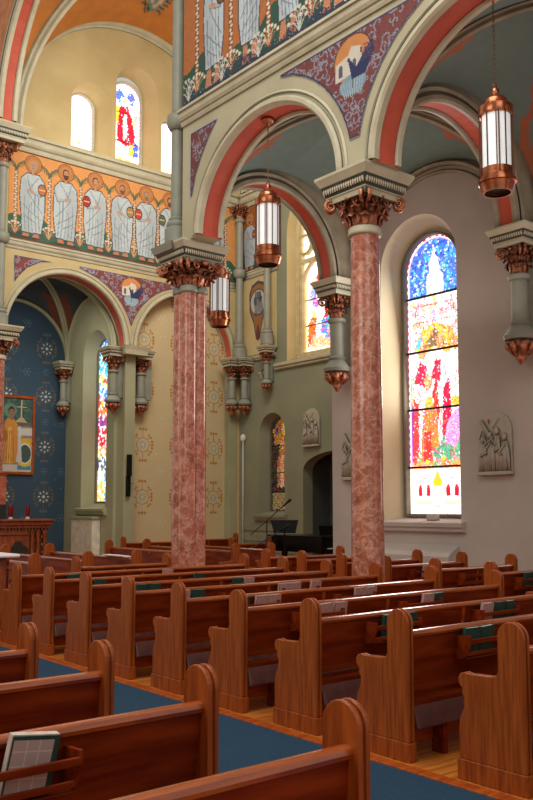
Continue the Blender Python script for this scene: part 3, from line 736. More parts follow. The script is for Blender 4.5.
# roll moulding on the opening and sill
bm=NB()
SIL=[(0,-.02),(0,.05),(.03,.09),(.09,.09),(.1,.13),(.17,.14),(.19,.1),(.2,-.02)]
for u0,u1 in ((9.17,11.13),(5.0,7.0)):
    band(bm,FX(AW),u0,u1,1.17,SIL)
struct(obj('trim_7',bm,M['aisle']))
bm=NB(); 
for u0,u1 in ((9.32,11.15),(5.1,6.9)):
    prism(bm,[(0,.02),(.3,.02),(.3,.78),(.24,.84),(.0,.97)],lambda a,z,u:(AW-.004-a,u,z),u0,u1)
    o=obj('radiator_cover',bm,M['aisle'],bevel=.01); tag(o,'plain grey sloped radiator cover under the aisle window' if u0>8 else 'grey sloped radiator cover further right under the next aisle window','radiator cover'); bm=NB()
bm.free()
bm=NB(); box(bm,11.96,12.06,9.88,10.1,1.375,1.48); tag(obj('plaster_block',bm,M['plaster'],bevel=.01),'small grey block lying on the sill of the tall aisle window','block')

# ------------------------------------------------------------------ transept end wall (green) with big window, niche, doorway
OW=dict(c=16.4,r=1.86,zs=9.3,zb=5.72,r2=1.72,zb2=5.85)
ON=dict(c=18.93,r=.57,zs=3.74,zb=1.42,r2=.47,zb2=1.5,c2=18.95)
OD=dict(c=16.3,r=1.3,ry=.5,zs=2.6,zb=0)
bm=NB(); 
arch_wall(bm,FX(TX),12.3,TY,5.0,14.9,[OW],.35)
arch_wall(bm,FX(TX),12.3,TY,0,5.0,[ON,OD],.35)
struct(obj('wall_transept_end',bm,M['green']))
# cream painted lining of the window reveal
bm=NB(); A=outline(dict(OW,r=1.85),0); B=outline(dict(OW,r2=1.71),0,True)
for (a,b),(c_,d) in zip(list(zip(A,B)),list(zip(A,B))[1:]):
    bm.faces.new([bm.verts.new(FX(TX)(*q)) for q in ((a[0],0.005,a[1]),(b[0],-.34,b[1]),(d[0],-.34,d[1]),(c_[0],0.005,c_[1]))])
struct(obj('trim_8',bm,M['beige']))
# window: lancets + tracery
win=struct(empty('window_3'))
def lancet_cv(w,h,kind):
    c=CV(w,h,.0125,(255,250,236)); s=lambda u,t:(u*w,t*h); P=lambda pts,col:c.poly([s(*p) for p in pts],col)
    if kind=='left':
        P([(.18,.62),(.2,.78),(.35,.76),(.36,.84),(.5,.8),(.8,.84),(.92,.8),(.9,.62)],(240,120,40)); P([(.3,.8),(.5,.86),(.7,.82),(.6,.74)],(236,60,30))
        P([(.12,.55),(.16,.7),(.3,.68),(.3,.55)],(120,170,220)); P([(.2,.5),(.3,.66),(.44,.56),(.4,.48)],(150,90,180))
        P([(.55,.3),(.6,.55),(.75,.62),(.95,.5),(.97,.25)],(226,30,30)); P([(.45,.22),(.5,.34),(.7,.36),(.86,.3),(.9,.12),(.6,.14)],(20,120,220)); P([(.62,.26),(.7,.36),(.86,.3),(.8,.1)],(10,160,190))
        P([(.05,.06),(.08,.34),(.2,.4),(.34,.36),(.3,.1)],(236,90,30)); P([(.12,.02),(.2,.2),(.6,.14),(.9,.1),(.8,.03)],(250,170,130))
        for x,y in ((.66,.66),(.26,.42),(.82,.54),(.42,.6)): c.ell(x*w,y*h,.08,.1,(250,190,120))
        c.rect(.1*w,0,.9*w,.05*h,(255,236,200))
    else:
        P([(.1,.1),(.2,.6),(.5,.7),(.8,.5),(.9,.1)],(230,90,60)); P([(.3,.1),(.4,.5),(.7,.4),(.7,.1)],(30,110,210)); P([(.1,.7),(.5,.85),(.9,.7),(.9,.62),(.1,.62)],(240,180,70))
    c.mosaic(.05,lead=(150,50,30),jit=16,al=.75,pale=.1)
    for _ in range(60):
        x,y=RNG.uniform(.1,.9)*w,RNG.uniform(.05,.8)*h; r=RNG.uniform(.05,.14); a=RNG.uniform(0,6); c.line([(x+r*cos(a+q),y+1.5*r*sin(a+q)) for q in np.linspace(0,2,6)],.016,[(236,80,40),(236,140,50),(170,60,90)][_%3],.85)
    b=(np.minimum(c.U,w-c.U)<.06); c.put(b,(255,220,110))
    for t in (.3,.58): c.line([s(0,t),s(1,t)],.03,(40,30,30))
    r=w/2; return c,(lambda U,V:(V<h-r)|(np.hypot(U-r,V-(h-r))<r))
c,mk=lancet_cv(1.34,2.62,'left'); c.mesh('glass',FX(16.12),16.53,5.9,M['glass'],mask=mk,parent=win,flip=True)
c,mk=lancet_cv(1.34,2.62,'right'); c.mesh('glass',FX(16.12),15.0,5.9,M['glass'],mask=mk,parent=win)
def disc(u,z,r,col=(255,252,240),tint=(240,214,120)):
    c=CV(2*r,2*r,.02,col); c.ring(r,r,r*.78,r*.78,.03,tint); c.ring(r,r,r*.3,r*.3,.03,(140,190,230)); c.mosaic(.09,jit=8,al=.7,lead=(190,160,100))
    c.mesh('roundel',FX(16.12),u-r,z-r,M['glass'],mask=lambda U,V:np.hypot(U-r,V-r)<r,parent=win)
# tracery stone plate with holes -> thick rings and bars
bm=NB(); F=FX(16.1)
def ringt(u,z,r,w=.07):
    arc_roll(bm,F,u,z,r,[(-w*.5,-.08),(-w*.5,.04),(0,.1),(w*.5,.04),(w*.5,-.08)],a0=0,a1=360,seg=28)
ringt(16.4,9.62,.42); disc(16.4,9.62,.4)
for k in range(6):
    a=radians(90+60*k); u,z=16.4+.86*cos(a),9.62+.86*sin(a); ringt(u,z,.4); disc(u,z,.38)
for u in (17.82,14.98): ringt(u,9.04,.27); disc(u,9.04,.26)
ringt(16.4,9.62,1.32,.1); arc_roll(bm,F,16.4,9.3,1.68,[(-.08,-.07),(-.08,.125),(.06,.125),(.06,-.07)],legs=3.4)
for c_ in (17.2,15.6): arc_roll(bm,F,c_,7.84,.7,[(-.04,-.08),(-.04,.05),(0,.1),(.05,.05),(.07,-.08)],legs=1.9)
box(bm,16.31,16.49,-.06,.1,5.85,8.5,f=F); box(bm,14.5,18.3,-.06,.08,8.5,8.6,f=F)
for u in (14.55,18.25): box(bm,u-.31,u+.31,-.085,.07,5.6,11.6,f=F)
box(bm,14.7,18.1,-.08,.12,5.8,5.92,f=F)
obj('tracery',bm,nmat('tracery_stone',(214,196,150),.6),win,smooth='auto')
c=CV(3.3,4.2,.05,(255,250,236)); c.mosaic(.16,jit=10,al=.4,lead=(150,130,90)); c.mesh('background_glass',FX(16.16),14.75,7.2,M['glass'],parent=win,mask=lambda U,V:(U-1.65)**2+(V-2.1)**2<1.6**2 if False else ((V<2.1)|(np.hypot(U-1.65,V-2.1)<1.6)))
bm=NB(); band(bm,FX(TX),14.1,18.7,5.5,SIL); band(bm,FX(TX),18.7,TY,5.9,scaled(SIL,.7,.7)); band(bm,FX(TX),18.62,TY,8.45,scaled(COR,.6,.5)); band(bm,FX(TX),18.62,TY,10.65,scaled(COR,1.25,1.2))
struct(obj('trim_9',bm,M['creamlt']))
# end-wall frieze fragment and shield
c=CV(1.95,2.05,.0145,(160,96,44)); c.noise(6); c.put(c.V<.55+.1*np.sin(c.U*4),(44,70,60))
saint(c,.45,.1,1.7,robe=(150,90,40),obj_c=(110,50,30)); saint(c,1.45,.1,1.7,robe=(186,196,204),obj_c=(150,90,60))
tag(c.mesh('saints_mural',FX(TX),18.5,8.62,M['paint'],n=.012),'dark orange and green mural piece in the far corner behind the hanging lantern','mural')
c=CV(1.0,1.9,.0125,(0,0,0)); cx=.5
c.A[:]=(176,166,140); 
sh=[(.08,1.5),(.2,1.75),(.5,1.86),(.8,1.75),(.92,1.5),(.9,.95),(.72,.6),(.6,.1),(.5,.03),(.4,.1),(.28,.6),(.1,.95)]
c.poly(sh,(78,78,96)); c.poly([(a*.86+.07,b*.86+.16) for a,b in sh],(160,110,60)); c.ell(.5,1.2,.34,.36,(198,196,192))
for k in range(9): c.line([(.25+.05*k,.8),(.5+.03*(k-4),1.5)],.03,(96,100,110))
c.ell(.4,1.3,.09,.09,(70,74,88)); c.ell(.62,1.25,.08,.14,(84,88,104)); c.ring(.5,1.2,.36,.38,.03,(70,60,70)); c.poly([(.36,.1),(.5,.6),(.64,.1)],(110,60,62))
def inpoly(pts):
    def f(x,y):
        ins=np.zeros(x.shape,bool); k=len(pts)
        for i in range(k):
            x1,y1=pts[i]; x2,y2=pts[(i+1)%k]
            if y1!=y2: ins ^= ((y1>y)!=(y2>y)) & (x < (x2-x1)*(y-y1)/(y2-y1)+x1)
        return ins
    return f
tag(c.mesh('painted_shield',FX(TX),19.05,6.45,M['paint'],n=.012,mask=inpoly(sh)),'painted shield-shaped emblem on the wall between two grey colonnettes','mural')
bm=NB(); box(bm,18.7,20.3,-.01,.006,6.1,8.4,f=FX(TX)); struct(obj('trim_10',bm,M['beige']))
# niche window
win=struct(empty('window_4'))
c=CV(.96,2.76,.0125,(60,44,36)); w,h=.96,2.76
P=lambda pts,col:c.poly([(a*w,b*h) for a,b in pts],col)
P([(.1,.85),(.5,.98),(.9,.85),(.8,.7),(.2,.7)],(190,120,50)); P([(.2,.86),(.4,.92),(.5,.84),(.4,.78)],(226,190,120)); P([(.6,.9),(.8,.86),(.7,.78)],(60,70,120))
P([(.25,.25),(.22,.5),(.35,.66),(.55,.66),(.7,.5),(.68,.25)],(176,110,70)); P([(.4,.25),(.4,.6),(.56,.55),(.55,.25)],(214,160,120)); c.ell(.46*w,.7*h,.09,.1,(220,150,110)); c.ring(.46*w,.71*h,.14,.14,.02,(220,160,60)); P([(.05,.25),(.08,.5),(.2,.5),(.2,.25)],(90,30,30))
P([(.08,.02),(.08,.2),(.92,.2),(.92,.02)],(150,120,80)); 
c.mosaic(.05,lead=(24,20,18),jit=22,al=.8,edge=.2); r=w/2
for t in (.2,.4,.68): c.line([(0,t*h),(w,t*h)],.03,(10,10,10))
c.mesh('glass',FX(16.13),18.47,1.5,M['glassd'],mask=lambda U,V:(V<h-r)|(np.hypot(U-r,V-(h-r))<r),parent=win)
frame(win,FX(16.12),dict(c=18.95,r=.44,zs=3.77,zb=1.52),.0)
bm=NB(); band(bm,FX(TX),18.25,19.6,1.22,SIL); 
for k in range(3): band(bm,FX(TX),17.9,20.3,.35+.3*k,[(0,-.02),(0,.03),(.2,.03),(.22,-.02)])
struct(obj('trim_11',bm,M['green']))
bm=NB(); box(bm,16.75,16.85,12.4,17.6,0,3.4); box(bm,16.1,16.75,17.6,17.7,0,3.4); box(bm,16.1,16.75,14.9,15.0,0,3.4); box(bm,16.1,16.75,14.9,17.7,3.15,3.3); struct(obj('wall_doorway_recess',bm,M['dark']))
# dark passage behind the arched doorway
e=empty('stair_railing',(16.2,0,0)); tag(e,'pale handrail climbing inside the dark arched doorway','railing')
bm=NB(); prism(bm,[(17.5,.62),(17.5,.72),(15.6,2.1),(15.6,2.0)],lambda u,z,w:(.02+w,u,z),0,.06); obj('handrail',bm,M['white'],e)
bm=NB()
for k in range(7):
    u=17.3-.27*k; box(bm,.03,.06,u-.015,u+.015,0,.75+.727*(17.5-u)-.1)
obj('baluster',bm,M['iron'],e)

# ------------------------------------------------------------------ transept east wall
B1=dict(c=10.12,r=1.71,zs=ZS+.02,zb=0,ry=1.72); B2=dict(c=13.83,r=1.68,zs=ZS+.02,zb=0,ry=1.72)
bm=NB(); arch_wall(bm,FY(TY),8.2,TX,0,11.1,[B1,B2],.42,faces=(1,0),soffit=0); struct(obj('wall_transept_east',bm,[M['greenp'],M['beige']]))
bm=NB(); box(bm,11.84,12.14,-.0,.006,0,ZS,f=FY(TY)); box(bm,15.35,15.6,-.0,.05,0,4.35,f=FY(TY)); struct(obj('trim_12',bm,M['greenp']))
bm=NB()
for A in (B1,B2):
    arc_roll(bm,FY(TY),A['c'],A['zs'],A['r']+.03,[(-.05,-.06),(-.05,.03),(-.02,.06),(.03,.06),(.06,.03),(.06,-.01)],ry=A['ry']+.03)
    arc_roll(bm,FY(TY),A['c'],A['zs'],A['r']+.15,[(-.02,-.01),(-.02,.02),(.02,.02),(.02,-.01)],ry=A['ry']+.15)
    arc_roll(bm,FY(TY),A['c'],A['zs'],A['r']-.01,[(-.03,-.01),(-.03,.06),(.03,.06),(.03,-.01)],ry=A['ry']-.01,n=-.36)
band(bm,FY(TY),8.3,TX,8.1,scaled(COR,.72,.6)); band(bm,FY(TY),8.3,TX,10.66,scaled(COR,1.25,1.3))
struct(obj('trim_13',bm,M['creamlt'],smooth='auto'))
bm=NB()
arc_roll(bm,FY(TY),B2['c'],B2['zs'],B2['r']-.012,[(0,-.0),(0,.22),(.01,.22),(.01,.0)],ry=B2['ry']-.012,n=-.3); arc_roll(bm,FY(TY),B1['c'],B1['zs'],B1['r']-.012,[(0,-.0),(0,.22),(.01,.22),(.01,.0)],ry=B1['ry']-.012,n=-.3)
struct(obj('trim_14',bm,M['red']))
# spandrels
p=between(10.12,1.7,13.83,1.68,ZS,.24,7.98,6.45,10.4,6.4)
spandrel_mesh('spandrel_painting',FY(TY),p,10.4,6.4,3.2,1.6,.0145,(1.58,1.15),.68,'triangular painted panel with halo and white house between the two far arches',pk=True,gain=1.25)
p=[(8.58,7.95),(9.8,7.95),(9.3,7.86),(8.95,7.66),(8.74,7.42),(8.6,7.2)]; p=[(a-8.5,b-7.1) for a,b in p]
spandrel_mesh('spandrel_painting',FY(TY),p,8.5,7.1,1.4,.9,.0145,(0,0),0,'small red scrollwork corner painting at the far left above the chapel arch',gain=1.25)
# pier corbels (two sides of pier, one at the right)
corbel(11.55,20.62,ZS-.02,'small hanging corbel on the left side of the sage pier, chapel arch',s=.85)
corbel(12.42,20.62,ZS-.02,'small hanging corbel on the right side of the sage pier, behind the clustered pier',s=.85)
bm=NB(); frust(bm,12.0,20.5,.36,.4,ZS-.1,ZS); frust(bm,12.0,20.5,.34,.36,ZS-.22,ZS-.1); struct(obj('trim_15',bm,M['creamlt']))
corbel(15.28,20.2,5.98,'left one of the paired corbels in the far transept corner',s=.78,back=(0,1))
corbel(15.55,19.95,5.98,'right one of the paired corbels in the far transept corner',s=.78)
colonnette(15.55,20.2,6.0,10.7,.11,'grey colonnette with copper capital in the far transept corner',cap=.45,capw=.26,ring=8.6)
corbel(15.5,18.86,6.2,'small corbel under the colonnette beside the transept window',s=.62)
colonnette(15.52,18.86,6.22,10.7,.1,'grey colonnette left of the big transept window',cap=0)
e=empty('spotlight',(15.4,19.0,5.35)); tag(e,'small metal spotlight clamped under the corbel by the transept window','spotlight')
bm=NB(); f=lambda x,y,z:(x*.8-z*.6,y,z*.8+x*.6)
lathe(bm,[(.03,.12),(.06,.1),(.07,0),(.1,-.12),(.09,-.12)],n=16,f=f); obj('lamp_head',bm,M['greyc'],e,smooth='auto')
bm=NB(); tube(bm,[(0,0,.1),(.1,0,.2),(.15,-.02,.3)],.012,6); obj('bracket',bm,M['iron'],e)

# beige stencilled wall inside right arch
def snow(c,x,y,s,ar=(196,140,84),st=(150,172,172),dot=True):
    for k in range(8):
        a=k*pi/4; c.line([(x,y),(x+.14*s*cos(a),y+.14*s*sin(a))],.022*s,st); c.ell(x+.15*s*cos(a),y+.15*s*sin(a),.028*s,.028*s,(206,206,190))
    c.ring(x,y,.2*s,.2*s,.02*s,ar); c.ell(x,y,.04*s,.04*s,(220,216,196))
    for k in range(4):
        a=k*pi/2; l=.44*s if k%2 else .3*s
        c.line([(x+.2*s*cos(a),y+.2*s*sin(a)),(x+l*cos(a),y+l*sin(a))],.025*s,ar)
        for q in (-.09,.0,.09): c.ell(x+l*cos(a)-q*s*sin(a),y+l*sin(a)+q*s*cos(a),.04*s,.04*s,ar)
        b=a+pi/4; c.line([(x+.2*s*cos(b),y+.2*s*sin(b)),(x+.33*s*cos(b),y+.33*s*sin(b))],.022*s,ar)
        for q in (-.05,.05): c.ell(x+.33*s*cos(b)-q*s*sin(b),y+.33*s*sin(b)+q*s*cos(b),.032*s,.032*s,ar)
def star(c,x,y,s,col):
    for k in range(6):
        a=k*pi/3; c.line([(x,y),(x+s*cos(a),y+s*sin(a))],.014,col); c.ell(x+s*cos(a),y+s*sin(a),.02,.02,col)
c=CV(3.5,7.9,.0155,(214,194,150)); x0=12.1
top=(c.V>5); c.A+= (np.clip((c.V-3)/4,0,1)*np.array([8,4,-6])[:,None,None]).transpose(1,2,0) if False else 0
for X in (12.66,13.88,15.1):
    for Z in (1.9,3.36,4.9,6.35,7.5): snow(c,X-x0,Z,1.0,ar=(188,128,72),st=(136,160,164))
for X in (13.27,14.5):
    for Z in (1.2,2.63,4.13,5.6,7.0): star(c,X-x0,Z,.13,(216,212,190))
for k in range(60): c.ell(RNG.uniform(0,3.5),RNG.uniform(1,7.8),.016,.016,(228,222,200))
struct(c.mesh('wall_stencilled',FY(20.86),x0,0,M['flat']))
# chapel: blue back wall, side walls, vault
YB=23.75
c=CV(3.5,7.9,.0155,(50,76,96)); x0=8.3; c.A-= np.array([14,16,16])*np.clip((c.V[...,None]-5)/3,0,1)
for X in (9.86,11.07,8.65):
    for Z in (1.92,3.38,4.87,6.3): snow(c,X-x0,Z,.95,ar=(104,96,84),st=(92,124,140))
for X in (9.25,10.46,11.62):
    for Z in (1.3,2.66,4.1,5.56,7.0): star(c,X-x0,Z,.11,(84,112,128)); 
for X in (9.86,11.07):
    for Z in (2.66,4.12,5.6): star(c,X-x0,Z,.09,(80,108,124))
for k in range(70): c.ell(RNG.uniform(0,3.5),RNG.uniform(1,7.8),  .014,.014,(120,140,150))
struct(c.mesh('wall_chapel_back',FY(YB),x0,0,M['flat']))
CW=dict(c=22.0,r=.72,zs=5.95,zb=1.55,r2=.5,zb2=1.75)
bm=NB(); arch_wall(bm,FX(11.74),20.86,YB+.1,0,8.2,[CW],.38); struct(obj('wall_chapel_side',bm,M['greenp']))
bm=NB(); box(bm,8.2,8.3,20.86,YB+.1,0,8.2); struct(obj('wall_chapel_left',bm,M['greenp']))
win=struct(empty('window_5'))
c=CV(1.0,4.75,.0125,(250,236,200)); w,h=1.,4.75
for k,(t0,t1,col) in enumerate([(.0,.12,(236,190,90)),(.12,.2,(240,226,190)),(.2,.27,(60,90,110)),(.27,.34,(230,140,60)),(.34,.45,(200,30,40)),(.45,.52,(150,60,120)),(.52,.6,(236,120,60)),(.6,.7,(60,140,220)),(.7,.78,(240,210,90)),(.78,.9,(60,180,230)),(.9,1.,(30,120,210))]): c.rect(0,t0*h,w,t1*h,col)
for k in range(30): c.ell(RNG.uniform(0,1),RNG.uniform(0,h),.1,.16,[(240,60,50),(250,240,220),(250,200,80),(80,160,220)][k%4])
c.mosaic(.08,jit=20,al=.6,pale=.35); 
c.mesh('glass',FX(12.14),21.5,1.75,M['glass'],mask=lambda U,V:(V<h-.5)|(np.hypot(U-.5,V-(h-.5))<.5),parent=win)
frame(win,FX(12.12),dict(c=22.0,r=.48,zs=5.98,zb=1.78),.0)
bm=NB(); band(bm,FX(11.74),21.2,22.85,1.4,SIL); struct(obj('trim_16',bm,M['greenp']))
def darkv(P,Q,a,b):
    C=np.empty(P.shape+(3,)); C[:]=(66,76,84); n=.05*np.sin(P*21+np.sin(Q*17)*2)
    m=(np.maximum(np.abs(P),np.abs(Q))>.6+n)&(np.abs(np.abs(P)-np.abs(Q))<.3+n); C[m]=(120,64,48); return C
vault('ceiling_chapel',8.3,11.76,20.86,YB,ZS,1.75,darkv,M['paint'],ribr=.08,ribmat='greenp',H2=2.2)
bm=NB(); arc_roll(bm,FY(YB),10.05,ZS,1.66,ROLL,n=.03,ry=1.68); arc_roll(bm,FX(11.74),22.3,ZS,1.4,ROLL,n=.03,ry=1.7); struct(obj('trim_17',bm,M['greenp'],smooth='auto'))
corbel(11.5,23.5,ZS-.05,'slim grey corbel in the corner of the blue chapel',s=.75)

# ------------------------------------------------------------------ clerestory with three lights, gold vault, crossing arch
ops=[dict(c=10.68,r=.6,zs=12.5,zb=11.2,r2=.4,zb2=11.25,c2=10.56),dict(c=12.1,r=.68,zs=13.35,zb=11.2,r2=.5,zb2=11.25,c2=11.98),dict(c=13.5,r=.6,zs=12.5,zb=11.2,r2=.4,zb2=11.25,c2=13.4)]
bm=NB(); arch_wall(bm,FY(TY),8.2,TX,11.1,15.8,ops,.45); struct(obj('wall_clerestory',bm,M['beige']))
def cler(w,h,kind):
    c=CV(w,h,.011,(255,252,250))
    if kind=='fig':
        P=lambda pts,col:c.poly([(a*w,b*h) for a,b in pts],col)
        P([(.15,.86),(.3,.92),(.5,.84),(.7,.93),(.85,.85),(.75,.76),(.5,.8),(.25,.76)],(30,110,230)); P([(.3,.8),(.5,.86),(.7,.8),(.5,.74)],(230,240,255))
        P([(.25,.3),(.22,.55),(.35,.72),(.6,.74),(.72,.6),(.85,.4),(.8,.28),(.5,.26)],(226,16,44)); P([(.45,.3),(.42,.6),(.55,.66),(.6,.4)],(255,220,210)); P([(.12,.55),(.2,.72),(.32,.7),(.26,.5)],(250,196,40)); P([(.72,.55),(.88,.68),(.92,.5)],(250,180,150))
        P([(.62,.16),(.66,.3),(.8,.3),(.78,.14)],(250,190,40)); P([(.78,.14),(.8,.34),(.96,.3),(.94,.16)],(30,100,220)); c.ell(.48*w,.79*h,.07,.08,(240,190,140)); c.ell(.35*w,.09*h,.08,.04,(230,190,90)); c.ell(.6*w,.09*h,.08,.04,(230,190,90))
        c.mosaic(.04,lead=(170,60,60),jit=12,al=.75,pale=.05)
        for t in (.3,.64): c.line([(0,t*h),(w,t*h)],.028,(60,20,20))
    else:
        m=RNG.random(c.U.shape)<.03; c.put(m,(240,200,226)); c.mosaic(.05,lead=(246,214,230),jit=5,al=.6); c.ell(.5*w,.2*h,.04,.05,(250,200,60))
    r=w/2; d=np.where(c.V<h-r, np.minimum(c.U,w-c.U), r-np.hypot(c.U-r,c.V-(h-r))); b=(d<.035)&((np.floor(c.V*20)+np.floor(c.U*20))%2==0); c.put(b,(246,150,180)); c.put((c.V<.06)&((np.floor(c.U*20))%2==0),(230,60,90))
    return c,(lambda U,V:(V<h-r)|(np.hypot(U-r,V-(h-r))<r))
for i,(u,w,h,kd) in enumerate([(10.56,.76,1.68,'p'),(11.98,.96,2.46,'fig'),(13.4,.76,1.68,'p')]):
    win=struct(empty('window_%d'%(6+i))); c,mk=cler(w,h,kd); c.mesh('glass',FY(20.93),u-w/2,11.22,M['glass'],mask=mk,parent=win)
    frame(win,FY(20.9),dict(c=u,r=w/2-.01,zs=11.22+h-w/2,zb=11.25),0.02,mat='creamlt')
bm=NB(); arc_roll(bm,FY(TY),12.0,11.5,3.5,[(-.06,-.02),(-.06,.05),(-.0,.08),(.02,.14),(.06,.2),(.12,.3),(.3,.3),(.3,-.02)],n=0,ry=3.5,seg=48); struct(obj('trim_18',bm,M['creamlt'],smooth='auto'))
def goldcol(P,Q,a,b):
    C=np.empty(P.shape+(3,)); C[:]=(214,134,60); 
    def seg(x1,y1,x2,y2,w,col,k0=0):
        dx,dy=x2-x1,y2-y1; t=np.clip(((P-x1)*dx+(Q-y1)*dy)/(dx*dx+dy*dy),0,1); C[(P-x1-t*dx)**2+(Q-y1-t*dy)**2<w*w]=col
    for (ax,ay),(bx_,by) in (((-.21,.6),(-.04,.8)),((-.04,.8),(.03,.5))):
        nx,ny=(-.5,.9) if ax<-.1 else (.95,.3)
        for k in range(10):
            t=k/9; x,y=ax+(bx_-ax)*t,ay+(by-ay)*t; seg(x,y,x+nx*.07,y+ny*.07,.009,(60,70,66))
        seg(ax,ay,bx_,by,.032,(96,150,138)); seg(ax,ay,bx_,by,.014,(232,170,140))
    return C
vault('ceiling_transept',8.42,15.78,12.35,20.2,11.15,3.9,goldcol,M['gold'],ribr=.12,ribmat='creamlt',H2=5.0)
XA=dict(c=16.15,r=3.5,zs=11.0,zb=10.97)
bm=NB(); arch_wall(bm,FX(7.8),12.2,20.43,10.97,16.2,[XA],.36,faces=(1,0),soffit=2)
goldm=nmat('gold_paint',(214,134,60),.5,col2=(190,104,44),scale=4,detail=8)
struct(obj('wall_crossing',bm,[M['creamlt'],goldm,M['red']]))
bm=NB()
for n in (0,-.36): arc_roll(bm,FX(7.8),XA['c'],XA['zs'],XA['r'],[(-.05,-.06),(-.05,.03),(-.02,.06),(.04,.06),(.1,.03),(.1,-.06)],n=n,seg=56)
arc_roll(bm,FX(7.8),XA['c'],XA['zs'],XA['r']+.2,[(-.03,-.01),(-.03,.04),(.03,.04),(.03,-.01)],seg=56)
struct(obj('trim_19',bm,M['creamlt'],smooth='auto'))
# teal feathered ornament painted on the vault near the pier

# ------------------------------------------------------------------ pews
def endpanel(bm, x0, t, T=.95):
    pts=[(0,.12),(0,T-.09)]
    for i in range(1,12):
        a=pi-pi*i/12; pts.append((.09+.09*cos(a), T-.09+.09*sin(a)))
    pts+=[(.18,T-.09),(.18,.66),(.195,.635),(.23,.625),(.38,.618),(.42,.625),(.45,.615),(.468,.585),(.46,.55),(.435,.53),(.44,.5),(.42,.47),(.425,.42),(.455,.36),(.465,.3),(.465,.12)]
    def inset(p,d):
        out=[]
        n=len(p)
        for i in range(n):
            a=np.array(p[i-1]);b=np.array(p[i]);c_=np.array(p[(i+1)%n])
            t1=b-a;t2=c_-b; t1=t1/max(np.linalg.norm(t1),1e-9); t2=t2/max(np.linalg.norm(t2),1e-9)
            nn=np.array([t1[1]+t2[1],-(t1[0]+t2[0])]); nn/=max(np.linalg.norm(nn),1e-9)
            out.append(tuple(b+nn*d))
        return out
    f=lambda u,v,w:(w,u,v)
    ins=inset(pts,.012)
    g=t*.36
    prism(bm,pts,f,x0,x0+g); prism(bm,ins,f,x0+g*.9,x0+t-g*.9); prism(bm,pts,f,x0+t-g,x0+t)
    box(bm,x0-.007,x0+t+.007,-.008,.478,0,.12); 
def make_pew(L, racks=(), ends=(True,True), kneel=True, name='church_pew'):
    e=empty(name); t=.055
    for k,x0 in enumerate((0,L-t)):
        if not ends[k]: continue
        bm=NB(); endpanel(bm,x0,t); obj('end_panel',bm,M['woodend'],e,bevel=.005)
    bm=NB(); prism(bm,[(.045,.775),(.075,.775),(.13,.42),(.1,.42)],lambda u,v,w:(w,u,v),t*.9,L-t*.9); 
    box(bm,t,L-t,.085,.105,.41,.45)
    obj('backrest',bm,M['wooddk'],e)
    bm=NB(); prism(bm,[(.033,.768),(.026,.785),(.034,.802),(.055,.81),(.08,.806),(.094,.79),(.09,.768)],lambda u,v,w:(w,u,v),t*.9,L-t*.9); obj('top_rail',bm,M['rail'],e,smooth='auto')
    bm=NB(); box(bm,t*.9,L-t*.9,.1,.47,.42,.455); box(bm,t*.9,L-t*.9,.09,.12,.08,.2); obj('seat',bm,M['wood'],e,bevel=.008)
    if kneel:
        bm=NB(); prism(bm,[(-.03,.2),(.01,.19),(.07,.35),(.03,.365)],lambda u,v,w:(w,u,v),t+.01,L-t-.01); obj('kneeler_pad',bm,M['mauve'],e,bevel=.012)
        bm=NB(); 
        for x in (t+.3,L/2,L-t-.3): box(bm,x-.02,x+.02,.0,.1,.0,.2)
        box(bm,t+.01,L-t-.01,.02,.1,.33,.37); obj('kneeler_frame',bm,M['wooddk'],e)
    bm=NB(); xm=L/2; prism(bm,[(.04,.765),(.08,.765),(.1,.45),(.085,.42)],lambda u,v,w:(w,u,v),xm-.02,xm+.02); obj('back_batten',bm,M['wood'],e)
    for x in racks:
        bm=NB(); w=.25
        for sx in (-w,w): prism(bm,[(.06,.735),(-.075,.745),(-.075,.69),(-.02,.59),(.08,.57)],lambda u,v,q:(q,u,v),x+sx-.008,x+sx+.008)
        box(bm,x-w,x+w,-.078,-.062,.69,.72); box(bm,x-w,x+w,-.04,-.025,.605,.63); box(bm,x-w,x+w,-.035,.08,.585,.595)
        obj('book_rack',bm,M['wooddk'],e,bevel=.003)
    return e
ORD=['first','second','third','fourth','fifth','sixth','seventh','eighth','ninth','tenth','eleventh']
# centre block
Y0=2.90; D=.857
protoC=make_pew(3.45,racks=(.8,2.1))
spec=[]
for k in range(9):
    y=Y0+k*D
    o=protoC if k==0 else dup(protoC,(0,0,0))
    o.location=(4.25,y,0)
    tag(o,f'long wooden pew right of the carpet, {ORD[k]} row from the bottom right','pew','pews of the centre block')
o=dup(protoC,(0,0,0)); o.location=(4.25,Y0-D,0); tag(o,'wooden pew right of the carpet, just out of the picture at the bottom right','pew','pews of the centre block')
o=make_pew(1.5,racks=(.6,)); o.location=(5.45,Y0+9*D,0); tag(o,'short pew ending beside the clustered marble pier, behind the ninth long row','pew','pews of the centre block')
# left block
protoL=make_pew(3.4,racks=())
protoLr=make_pew(3.4,racks=(2.49,))
for k in range(5):
    y=2.08+k*.855
    o=[protoL,protoLr][k] if k<2 else dup(protoL,(0,0,0))
    o.location=(2.16-3.4,y,0)
    tag(o,['nearest dark pew back at the bottom edge, left of the blue carpet','dark pew with the pale booklet in its rack, bottom left','third pew from the bottom on the left of the blue carpet','fourth pew from the bottom on the left, cut by the picture edge','fifth left pew, beyond the left picture edge'][k],'pew','pews of the left block')
# side block
protoS=make_pew(1.72,racks=(.7,))
for k in range(7):
    y=5.56+k*.868
    o=protoS if k==0 else dup(protoS,(0,0,0))
    o.location=(8.88,y,0)
    tag(o,f'short side-aisle pew beyond the marble columns, {ORD[k]} row from the right picture edge','pew','short pews of the side aisle')
